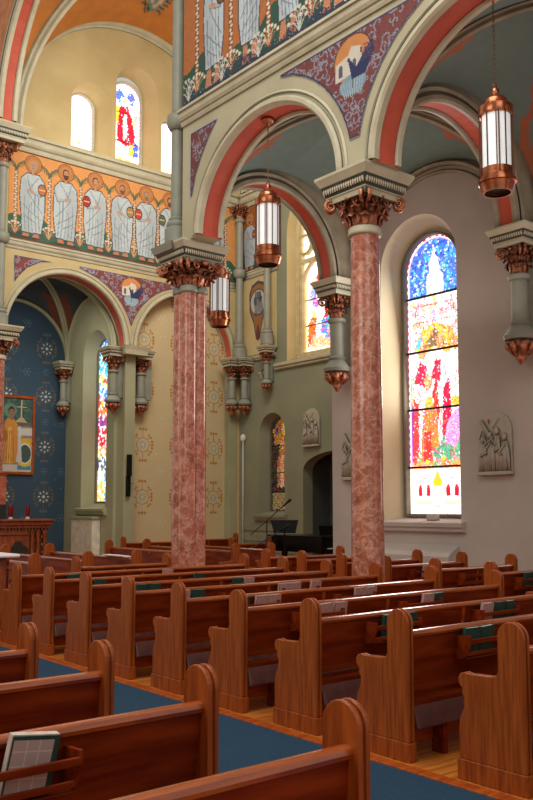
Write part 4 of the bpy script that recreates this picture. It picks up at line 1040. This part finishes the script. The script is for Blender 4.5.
# transept pews, turned to face left
protoT=make_pew(3.15,racks=(),kneel=False)
for k,(x,y) in enumerate([(5.52,11.86),(6.37,11.86),(7.22,11.86)]):
    o=protoT if k==0 else dup(protoT,(0,0,0))
    o.location=(x,y,0); o.rotation_euler=(0,0,pi/2)
    tag(o,['transept pew turned sideways, nearest the white altar','transept pew turned sideways, middle one of the three left of the pier','transept pew turned sideways, closest to the clustered pier'][k],'pew','sideways pews in the transept')
for k,x in enumerate([8.95,9.85,10.7]):
    o=dup(protoT,(x,12.75,0),pi/2); tag(o,f'sideways transept pew behind the clustered pier, {ORD[k]} from the pier','pew','sideways pews in the transept')
protoB=make_pew(1.85,racks=(),kneel=False)
for k,(x,y,l) in enumerate([(10.05,17.3,'far pew in front of the stencilled beige wall, left of the clustered pier'),(12.0,18.0,'far pew in front of the stencilled beige wall, right of the clustered pier')]):
    o=protoB if k==0 else dup(protoB,(0,0,0)); o.location=(x,y,0); tag(o,l,'pew','far transept pews')
o=make_pew(1.1,racks=(),kneel=False); o.location=(11.55,15.2,0); tag(o,'short wooden bench with plain back between the pier and the piano','bench')

# ------------------------------------------------------------------ books
def book_proto(mat,w=.15,h=.2,t=.032):
    e=empty('hymnal')
    bm=NB(); box(bm,-w/2,w/2,-t/2,-t/2+.004,0,h); box(bm,-w/2,w/2,t/2-.004,t/2,0,h); box(bm,-w/2,-w/2+.005,-t/2,t/2,0,h); obj('cover',bm,mat,e)
    bm=NB(); box(bm,-w/2+.004,w/2-.005,-t/2+.003,t/2-.003,.004,h-.005); obj('pages',bm,M['paper'],e)
    return e
bg=book_proto(M['hgreen']); bp=book_proto(M['hpink'])
used={'g':False,'p':False}
BK={1:[(4.87,'g'),(5.03,'g'),(6.2,'g'),(6.42,'p')],2:[(5.2,'g'),(5.0,'g'),(6.2,'p'),(6.52,'g'),(6.36,'g')],3:[(4.97,'p'),(5.13,'p'),(5.29,'p'),(6.45,'p'),(6.6,'g')],4:[(4.93,'g'),(5.24,'p'),(5.4 -.16,'g'),(6.45,'p'),(6.6,'p')],
    5:[(4.83,'p'),(4.99,'g'),(6.13,'p'),(6.29,'p'),(6.58,'p')],6:[(4.86,'g'),(5.02,'g'),(6.15,'g'),(6.31,'p')],7:[(4.84,'g'),(5.3-.1,'p'),(6.2,'g')],8:[(4.95,'g'),(6.3,'p')]}
BK[4]=[(4.9,'g'),(5.12,'p'),(5.27,'p'),(6.42,'p'),(6.58,'p')]
def put_book(x,y,z,kind,label,group,tilt=-.16,yaw=0,roll=0):
    src={'g':bg,'p':bp}[kind]
    if not used[kind]: o=src; used[kind]=True
    else: o=dup(src,(0,0,0))
    o.location=(x,y,z); o.rotation_euler=(tilt,roll,yaw); tag(o,label,'book',group)
PLACE=['leftmost','second from left','third from left','fourth from left','fifth from left']
for k,l in BK.items():
    for i,(x,kind) in enumerate(sorted(l)):
        col='dark green' if kind=='g' else 'pale pink'
        put_book(x,Y0+k*D-.002,.597,kind,f'{col} hymnal, {PLACE[i]} in the racks behind the {ORD[k]} centre pew','hymnals in the pew racks',tilt=.16,yaw=RNG.uniform(-.08,.08),roll=RNG.uniform(-.06,.06))
for i,(x,kind) in enumerate([(9.5,'g'),(9.66,'g')]):
    put_book(x,5.56+.868-.002,.597,kind,['green hymnal at the right picture edge in a side-aisle pew rack, left one','green hymnal at the right picture edge in a side-aisle pew rack, right one'][i],'hymnals in the pew racks',tilt=.16)
for i,(x,y,kind) in enumerate([(9.62,8.16,'p'),(9.5,9.03,'g')]):
    put_book(x,y-.002,.597,kind,['pale hymnal in the side-aisle pew rack behind the near marble column','green hymnal in a side-aisle pew rack, further back'][i],'hymnals in the pew racks',tilt=.16)
e=empty('service_booklet',(1.315,2.925,.605),); e.rotation_euler=(.16,.13,0); tag(e,'large pale booklet with dark green edge leaning in the rack of the lower left pew','book')
bm=NB(); box(bm,-.088,.088,-.012,-.008,0,.215); box(bm,-.088,.088,.02,.024,0,.215); obj('cover',bm,M['hgreen'],e)
bm=NB(); box(bm,-.092,.084,-.008,.02,.003,.219); obj('pages',bm,M['paper'],e)
c=CV(.15,.19,.004,(180,160,156)); 
for t in (.055,.1,.15): c.line([(0.005,t),(.163,t)],.005,(212,196,192))
for t in (.05,.1): c.line([(t,.01),(t,.2)],.004,(210,194,190))
c.mesh('printed_sheet',lambda u,n,z:(u,n,z),-.084,.012,M['flat'],n=-.0135,parent=e)
e=empty('paper_sheets',(7.12,12.5,.813)); tag(e,'pale bluish sheets lying on a pew rail left of the clustered pier','paper')
bm=NB(); box(bm,-.03,.12,-.35,.35,0,.012); box(bm,-.05,.1,-.25,.4,.012,.02); obj('sheet',bm,M['cloth'],e)

# ------------------------------------------------------------------ lanterns
def lantern(x,y,z0,ztop,label):
    e=empty('hanging_lantern',(x,y,z0)); tag(e,label,'lantern','copper hanging lanterns')
    bm=NB(); lathe(bm,[(.145,.0),(.17,.0),(.2,.1),(.215,.11),(.215,.15),(.19,.16),(.19,.19),(.182,.2),(.182,.275),(.15,.275),(.15,.02)],n=32,caps=False); obj('bottom_band',bm,M['copperl'],e,smooth='auto')
    bm=NB(); lathe(bm,[(.15,.04),(.001,.045)],n=24,caps=False); obj('dark_opening',bm,M['iron'],e)  # dark disc standing in for the shade in the open bottom
    bm=NB(); lathe(bm,[(.163,.26),(.163,.93)],n=32,caps=False); obj('glass_cylinder',bm,M['lglass'],e,smooth=True)
    bm=NB(); lathe(bm,[(.15,.89),(.185,.9),(.195,.92),(.195,1.0),(.18,1.01),(.165,1.02),(.14,1.04),(.135,1.08),(.1,1.12),(.05,1.14),(.045,1.15)],n=32); obj('top_crown',bm,M['copperl'],e,smooth='auto')
    bm=NB()
    for k in range(10):
        a=2*pi*k/10; box(bm,-.005,.005,-.006,.006,.26,.91,f=lambda X,Y,Z,a=a:((.172+X)*cos(a)-Y*sin(a),(.172+X)*sin(a)+Y*cos(a),Z))
    for k in range(4):
        a=pi/4+k*pi/2; box(bm,-.006,.008,-.008,.008,.2,.93,f=lambda X,Y,Z,a=a:((.185+X)*cos(a)-Y*sin(a),(.185+X)*sin(a)+Y*cos(a),Z))
    obj('cage_bar',bm,nmat('dark_bronze',(96,62,46),.35,metal=.8),e)
    bm=NB(); lathe(bm,[(.03,1.14),(.045,1.16),(.045,1.22),(.02,1.24)],n=12); 
    tube(bm,[(.03*cos(t*2*pi/12),0,1.265+.03*sin(t*2*pi/12)) for t in range(13)],.007,6); obj('finial',bm,M['copperl'],e,smooth=True)
    bm=NB(); L=ztop-z0-1.3; n=int(L/.055); 
    for i in range(n):
        zc=1.3+.055*(i+.5)*L/(n*.055); 
        pts=[((.014*cos(t*pi/4) if i%2 else 0),(0 if i%2 else .014*cos(t*pi/4)),zc+.034*sin(t*pi/4)) for t in range(9)]
        tube(bm,pts,.0045,4)
    obj('chain',bm,M['chain'],e)
    bm=NB(); lathe(bm,[(.02,ztop-z0-.1),(.05,ztop-z0-.06),(.09,ztop-z0-.03),(.1,ztop-z0)],n=20); obj('ceiling_rose',bm,M['copper'],e,smooth=True)
    return e
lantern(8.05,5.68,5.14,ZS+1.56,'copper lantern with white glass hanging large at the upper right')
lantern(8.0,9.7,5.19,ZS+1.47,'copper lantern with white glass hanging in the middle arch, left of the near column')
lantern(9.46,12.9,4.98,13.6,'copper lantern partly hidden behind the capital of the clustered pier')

# ------------------------------------------------------------------ stations of the cross
def ellip(bm,u,n,z,ru,rn,rz,F,seg=10):
    P=[]
    for j in range(1,seg//2+1):
        th=pi*j/(seg//2+1); P.append([bm.verts.new(F(u+ru*sin(th)*cos(2*pi*i/seg),n+rn*sin(th)*sin(2*pi*i/seg),z+rz*cos(th))) for i in range(seg)])
    t=bm.verts.new(F(u,n,z+rz)); b=bm.verts.new(F(u,n,z-rz))
    for i in range(seg):
        bm.faces.new((t,P[0][i],P[0][(i+1)%seg])); bm.faces.new((b,P[-1][(i+1)%seg],P[-1][i]))
    for A,B in zip(P,P[1:]):
        for i in range(seg): bm.faces.new((A[i],B[i],B[(i+1)%seg],A[(i+1)%seg]))
def station(F,u,z,label,seed,red=False):
    r=random.Random(seed); e=empty('station_relief',F(u,0,z)); tag(e,label,'relief','plaster stations of the cross')
    o=F(u,0,z); G=lambda a,n,b:tuple(p-q for p,q in zip(F(u+a,n,z+b),o))
    w=.32; bm=NB()
    pts=[(-w,.03),(-w,.72)]+[(w*cos(pi-pi*i/14),.72+w*sin(pi-pi*i/14)) for i in range(1,14)]+[(w,.72),(w,.03)]
    prism(bm,pts,lambda a,b,n:G(a,n,b),.002,.06); box(bm,-w-.01,w+.01,.002,.11,0,.06,f=G); obj('slab',bm,M['plaster'],e,bevel=.01)
    bm=NB()
    for i,(a,h) in enumerate([(-.2,.62),(-.06,.72),(.08,.66),(.21,.6)]):
        ellip(bm,a,.08,.06+h-.07,.042,.045,.06,G)
        for q in range(6):   # robe from stacked folds
            x=a+(q-2.5)*.026+r.uniform(-.01,.01); tube(bm,[G(a+(q-2.5)*.012,.075,h-.08),G(x,.09,h*.55),G(x+(q-2.5)*.006,.08,.06)],[.022,.026,.024],6)
        tube(bm,[G(a-.03,.1,h-.12),G(a-.08*(1 if i%2 else -1),.12,h*.6),G(a+.03,.13,h*.52)],[.022,.018,.014],6)
    tube(bm,[G(.0,.11,.62),G(.12,.12,.5),G(.2,.12,.72),G(.26,.1,.6)],.018,6); box(bm,-.02,.02,.08,.11,-.3,.22,f=lambda X,Y,Z:G(.12+X*cos(.6)+Z*sin(.6),Y,.72+Z*cos(.6)-X*sin(.6)))
    tube(bm,[G(-.1,.09,.92),G(.02,.09,.76)],.006,5); obj('figures',bm,M['plaster'],e,smooth=True)
    if red:
        bm=NB(); box(bm,.09,.115,.058,.064,.84,.92,f=G); box(bm,.08,.125,.058,.064,.875,.89,f=G); obj('cross_mark',bm,M['red'],e)
station(FX(AW),8.52,2.13,'arched plaster relief of robed figures on the right part of the aisle wall',1,True)
station(FX(AW),11.75,2.13,'arched plaster relief half hidden behind the near marble column',2)
station(FX(TX),17.2,3.24,'arched plaster relief on the green transept wall above the dark doorway',3)

# ------------------------------------------------------------------ chapel furniture
e=empty('side_altar',(8.1,19.3,0)); tag(e,'carved reddish oak side altar at the left, before the blue chapel','altar')
bm=NB(); box(bm,-1.0,1.0,-.3,.3,1.2,1.29); box(bm,-1.05,1.05,-.34,.34,1.29,1.34); box(bm,-.96,.96,-.27,.27,1.13,1.2); obj('top',bm,M['woodrd'],e,bevel=.01)
bm=NB(); box(bm,-.9,.9,-.22,.25,.08,1.13); box(bm,-1,1,-.28,.28,0,.1); 
box(bm,-.62,.62,-.245,-.21,.98,1.1); box(bm,-.62,.62,-.245,-.21,.12,.24)
for k in range(24): box(bm,-.93+k*.08-.015,-.93+k*.08+.015,-.29,-.24,1.08,1.13)
obj('body',bm,M['woodrd'],e,bevel=.006)
for x in (-.82,-.66,.52,.66,.82):
    bm=NB(); lathe(bm,[(.05,.12),(.05,.2),(.035,.24),(.04,.6),(.035,.95),(.055,1.0),(.06,1.08)],x,-.26,14); obj('turned_column',bm,M['woodrd'],e,smooth='auto')
bm=NB()
for cx,cz in ((0.2,.72),(0.2,.5),(.08,.61),(.32,.61)): lathe(bm,[(.001,-.232),(.11,-.236),(.11,-.2)],0,0,20,f=lambda x,y,z,cx=cx,cz=cz:(x+cx,z-.008,y+cz),caps=False)
obj('quatrefoil',bm,M['iron'],e)
bm=NB()
for i in range(9): ellip(bm,.74+.03*(-1)**i,-.235,.2+.09*i,.035,.03,.05,lambda a,n,b:(a,n,b))
obj('carved_vine',bm,M['woodrd'],e,smooth=True)
for i,x in enumerate((8.15,8.56)):
    e=empty('votive_candle',(x,19.2,1.34)); tag(e,['red glass votive candle, left one on the side altar','red glass votive candle, right one on the side altar'][i],'candle','red votive candles')
    bm=NB(); lathe(bm,[(.05,0),(.05,.03),(.03,.05),(.055,.07)],n=16); obj('foot',bm,M['wpole'],e,smooth='auto')
    bm=NB(); lathe(bm,[(.055,.06),(.06,.12),(.06,.3),(.055,.3),(.05,.1)],n=20); obj('glass_cup',bm,M['ruby'],e,smooth='auto')
e=empty('black_box',(7.98,19.3,1.34)); tag(e,'small dark box on the side altar beside the left votive candle','box'); bm=NB(); box(bm,-.16,.07,-.08,.08,0,.34); obj('case',bm,M['iron'],e,bevel=.01)
# painting
e=empty('saint_painting',(10.12,YB-.03,2.55)); tag(e,'framed painting of a priest in gold vestments on the blue chapel wall','painting')
bm=NB(); W_=.6; H_=2.28
for a0,a1,b0,b1 in ((-W_,-W_+.07,0,H_),(W_-.07,W_,0,H_),(-W_+.07,W_-.07,0,.08),(-W_+.07,W_-.07,H_-.08,H_)): box(bm,a0,a1,-.05,.03,b0,b1)
obj('frame',bm,M['wood'],e,bevel=.01)
w,h=1.08,2.14; c=CV(w,h,.012,(64,92,84)); P=lambda pts,col:c.poly([(a*w,b*h) for a,b in pts],col)
for k in range(160): x,y=RNG.uniform(0,w),RNG.uniform(h*.62,h); c.ell(x,y,.05,.03,[(50,80,66),(84,120,98),(60,96,96)][k%3])
c.rect(0,0,w,.62*h,(150,140,128)); c.rect(.62*w,.5*h,w,.6*h,(214,208,200)); c.rect(0,0,w,.1*h,(210,200,190)); c.rect(.6*w,.03*h,.97*w,.09*h,(70,150,170))
c.line([(.68*w,.66*h),(.68*w,.97*h)],.035,(206,190,140)); c.line([(.55*w,.88*h),(.82*w,.88*h)],.03,(206,190,140)); P([(.5,.67),(.86,.67),(.72,.74),(.64,.74)],(190,176,130)); c.rect(.45*w,.63*h,w,.67*h,(110,96,80))
c.ring(.8*w,.25*h,.26,.34,.06,(230,190,60)); c.ring(.8*w,.25*h,.2,.28,.03,(230,230,220)); c.ell(.8*w,.25*h,.18,.26,(70,90,84)); c.rect(.6*w,.4*h,w,.46*h,(220,180,60))
P([(.5,.5),(.56,.14),(.72,.14),(.66,.55)],(206,204,206)); P([(.56,.6),(.66,.62),(.74,.52),(.66,.46)],(214,212,214)); c.ell(.36*w,.83*h,.2,.2,(120,170,130),.6)
P([(.1,.14),(.12,.5),(.24,.68),(.3,.72),(.46,.72),(.58,.64),(.6,.3),(.54,.13),(.36,.1)],(214,146,60)); P([(.3,.12),(.32,.6),(.42,.6),(.44,.12)],(230,176,84)); P([(.1,.4),(.2,.62),(.3,.52),(.28,.4)],(180,112,44))
for k in range(6): c.line([(.14*w+.075*k,.14*h),(.22*w+.05*k,.55*h)],.014,(150,90,40))
c.ell(.4*w,.82*h,.1,.125,(60,42,34)); c.ell(.41*w,.8*h,.085,.1,(156,108,84)); c.ell(.37*w,.81*h,.012,.01,DK); c.ell(.44*w,.81*h,.012,.01,DK); c.line([(.37*w,.765*h),(.43*w,.765*h)],.012,(110,60,50))
c.rect(.36*w,.7*h,.46*w,.75*h,(156,108,84)); P([(.04,.56),(.14,.64),(.24,.66),(.16,.54)],(150,104,80)); P([(.0,.3),(.02,.7),(.12,.72),(.12,.3)],(120,84,70)); c.ell(.03*w,.74*h,.08,.1,(90,60,48))
c.mesh('canvas',lambda u,n,z:(u,n,z),-.54,.07,M['paint'],n=-.01,parent=e)
e=empty('chapel_cabinet',(11.6,22.15,0)); tag(e,'plain off-white radiator cabinet below the chapel window','cabinet')
bm=NB(); box(bm,-.12,.13,-.62,.62,0,1.28); obj('body',bm,nmat('cabinet_white',(238,232,212),.6),e,bevel=.008); bm=NB(); box(bm,-.15,.13,-.66,.66,1.28,1.36); obj('top',bm,M['greenp'],e,bevel=.01)
e=empty('line_array_speaker',(11.93,20.36,1.9)); tag(e,'slim black column loudspeaker mounted on the sage green pier','speaker')
bm=NB(); box(bm,-.06,.06,-.07,.03,.55,1.13); box(bm,-.065,.055,-.02,.05,0,.56); obj('housing',bm,M['black'],e,bevel=.01)
bm=NB(); box(bm,-.02,.02,.03,.09,.2,.4); box(bm,.05,.2,-.0,.012,.34,.352); obj('bracket',bm,M['iron'],e)
e=empty('column_plinth',(8.08,20.1,0)); tag(e,'reddish slatted wooden plinth around the marble column at the left picture edge','plinth')
bm=NB()
for k in range(24): frust(bm,0,0,.235-.008*(k%2),.235-.008*(k%2),.05+k*.097,.05+k*.097+.094)
obj('slat_panel',bm,nmat('pink_oak',(196,112,84),.5,col2=(166,84,60),scale=6),e,bevel=.004); bm=NB(); frust(bm,0,0,.25,.26,2.37,2.43); obj('top_moulding',bm,M['woodrd'],e)
# free-standing white altar + carved screen
e=empty('altar_table',(4.1,11.42,0)); tag(e,'white-topped altar table at the left picture edge behind the pews','altar')
bm=NB(); box(bm,-.76,.76,-.34,.34,.94,.985); obj('altar_cloth',bm,M['cloth'],e,bevel=.02); bm=NB(); box(bm,-.6,.6,-.26,.26,0,.94); obj('body',bm,M['woodrd'],e,bevel=.01)
e=empty('pew_screen',(4.6,11.86,0)); tag(e,'low dark wooden screen with carved arches beside the first transept pew','screen')
bm=NB(); box(bm,-.5,.42,-.02,.02,.1,.84); box(bm,-.5,.42,-.035,.035,.84,.88); obj('panel',bm,M['wooddk'],e)
bm=NB()
for k in range(5): arc_roll(bm,lambda u,n,z:(u,-.02-n,z),-.38+k*.19,.68,.08,[(-.01,0),(-.01,.02),(.01,.02),(.01,0)],legs=.3)
obj('carved_arcade',bm,M['woodrd'],e)

# ------------------------------------------------------------------ music corner
e=empty('grand_piano',(13.55,14.6,0)); tag(e,'black grand piano in front of the green transept wall','piano')
out=[(-.75,-.9),(.75,-.9),(.78,-.2),(.6,.3),(.25,.7),(-.1,1.0),(-.5,1.1),(-.75,.95)]
bm=NB(); prism(bm,out,lambda u,v,w:(u,v,w),.62,.95); obj('case',bm,M['pianob'],e,bevel=.015)
bm=NB(); prism(bm,[(a*1.02,b*1.02) for a,b in out],lambda u,v,w:(u,v,w),.955,.985); obj('lid',bm,M['pianob'],e,bevel=.008)
bm=NB(); box(bm,-.7,.7,-1.08,-.9,.62,.72); obj('key_bed',bm,M['pianob'],e,bevel=.01); bm=NB(); box(bm,-.62,.62,-1.06,-.92,.72,.735); obj('keys',bm,M['wpole'],e)
for x,y in ((-.6,-.7),(.6,-.7),(-.35,.8)):
    bm=NB(); lathe(bm,[(.04,0),(.05,.1),(.045,.3),(.08,.6),(.08,.63)],x,y,12); obj('leg',bm,M['pianob'],e,smooth=True)
bm=NB(); prism(bm,[(-.4,.99),(.4,.99),(.36,1.2),(-.36,1.2)],lambda u,v,w:(u,-.45+w+(v-.99)*.3,v),0,.015); obj('music_desk',bm,M['pianob'],e)
def stand(x,y,label):
    e=empty('music_stand',(x,y,0)); e.rotation_euler=(0,0,radians(-38)); tag(e,label,'music stand')
    bm=NB(); tube(bm,[(0,0,.1),(0,0,1.15)],.015,8)
    for k in range(3): a=k*2*pi/3; tube(bm,[(0,0,.25),(.28*cos(a),.28*sin(a),.01)],.01,6)
    obj('pole',bm,M['black'],e); 
    bm=NB(); prism(bm,[(-.23,1.08),(.23,1.08),(.3,1.34),(-.3,1.34)],lambda u,v,w:(u,w+(v-1.08)*.35,v),0,.02); box(bm,-.24,.24,-.06,.0,1.07,1.09); obj('desk',bm,M['black'],e)
    return e
stand(12.0,14.0,'black music stand in front of the grand piano')
def mic(p0,ptop,b0,b1,label):
    e=empty('microphone_stand',(p0[0],p0[1],0)); tag(e,label,'microphone stand')
    D_=lambda p:(p[0]-p0[0],p[1]-p0[1],p[2])
    bm=NB(); tube(bm,[(0,0,.05),(0,0,ptop)],.012,8)
    for k in range(3): a=k*2*pi/3; tube(bm,[(0,0,.2),(.3*cos(a),.3*sin(a),.01)],.01,6)
    obj('pole',bm,M['iron'],e)
    bm=NB(); tube(bm,[D_(b0),D_(b1)],.011,8); obj('boom',bm,M['iron'],e)
    v=np.array(D_(b1))-np.array(D_(b0)); v/=np.linalg.norm(v); q=np.array(D_(b1))
    bm=NB(); tube(bm,[q-v*.02,q+v*.1,q+v*.17,q+v*.2],[.016,.02,.034,.02],10); obj('microphone',bm,M['black'],e,smooth=True)
mic((11.2,13.62),1.34,(10.94,13.83,1.05),(11.46,13.4,1.64),'microphone stand with a long boom rising to the right in front of the piano')
mic((10.2,12.42),1.02,(10.0,12.58,.86),(10.4,12.26,1.18),'lower microphone stand with a short boom, nearer than the tall one')
e=empty('white_pole',(15.66,20.15,0)); tag(e,'thin white pole with a white oval head in the far transept corner','pole')
bm=NB(); tube(bm,[(0,0,0),(0,0,3.55)],.018,8); obj('pole',bm,M['wpole'],e,smooth=True); bm=NB(); ellip(bm,0,0,3.66,.08,.05,.11,lambda a,n,b:(a*.8+n*.0,n-a*.6,b),14); obj('head',bm,M['wpole'],e,smooth=True)
e=empty('tie_rod',(8.1,20,8.0)); bpy.data.objects.remove(e)

# ------------------------------------------------------------------ nave shell beyond the picture (keeps light and reflections right)
bm=NB(); box(bm,-6.2,-6,-4,24,0,13); struct(obj('wall_nave_left',bm,M['cream']))

# ------------------------------------------------------------------ light
def area(name,loc,target,sx,sy,power,col=(1,.95,.88)):
    l=bpy.data.lights.new(name,'AREA'); l.shape='RECTANGLE'; l.size=sx; l.size_y=sy; l.energy=power; l.color=col
    o=bpy.data.objects.new(name,l); COL.objects.link(o); o.location=loc
    from mathutils import Vector
    o.rotation_euler=(Vector(target)-Vector(loc)).to_track_quat('-Z','Y').to_euler(); return o
area('nave_clerestory_light',(1.5,5,13.5),(4.5,6,0),7,9,900)
area('nave_window_light',(-5.6,6,6),(8,7,4),7,5,260,(1,.97,.93))
area('rear_light',(2,-4.5,9),(6,12,5),7,4,110,(1,.96,.9))
area('transept_light',(10.5,14.2,11.2),(12.5,20.4,8.0),3.5,3,400,(1,.93,.8))
area('aisle_fill',(10.2,7,4.6),(10.2,7,8),2.2,9,0.0+28,(1,.95,.88))  # added unseen fill aimed up to brighten the aisle vault
area('aisle_window_light',(12.31,10.16,3.9),(4,10.16,3.0),1.0,4.4,125,(1,.95,.88))
area('chapel_light',(9.8,21.4,7.2),(10,23.5,2),2,.6,40,(1,.95,.85))
w=bpy.data.worlds.new('world'); SC.world=w; w.use_nodes=True; bgn=w.node_tree.nodes['Background']; bgn.inputs[0].default_value=(1,.95,.88,1); bgn.inputs[1].default_value=.55

# ------------------------------------------------------------------ camera
cam=bpy.data.cameras.new('camera'); co=bpy.data.objects.new('camera',cam); COL.objects.link(co)
cam.sensor_fit='AUTO'; cam.sensor_width=36; cam.lens=865/800*36; cam.shift_x=1.06/800; cam.shift_y=28.9/800
co.location=(0,0,1.6); co.rotation_euler=(radians(90+5.21),0,radians(-39.34)); cam.clip_end=200
SC.camera=co
SC.view_settings.view_transform='Standard'; SC.view_settings.exposure=0.0
SC.cycles.use_denoising=True; SC.cycles.max_bounces=6; SC.cycles.diffuse_bounces=4
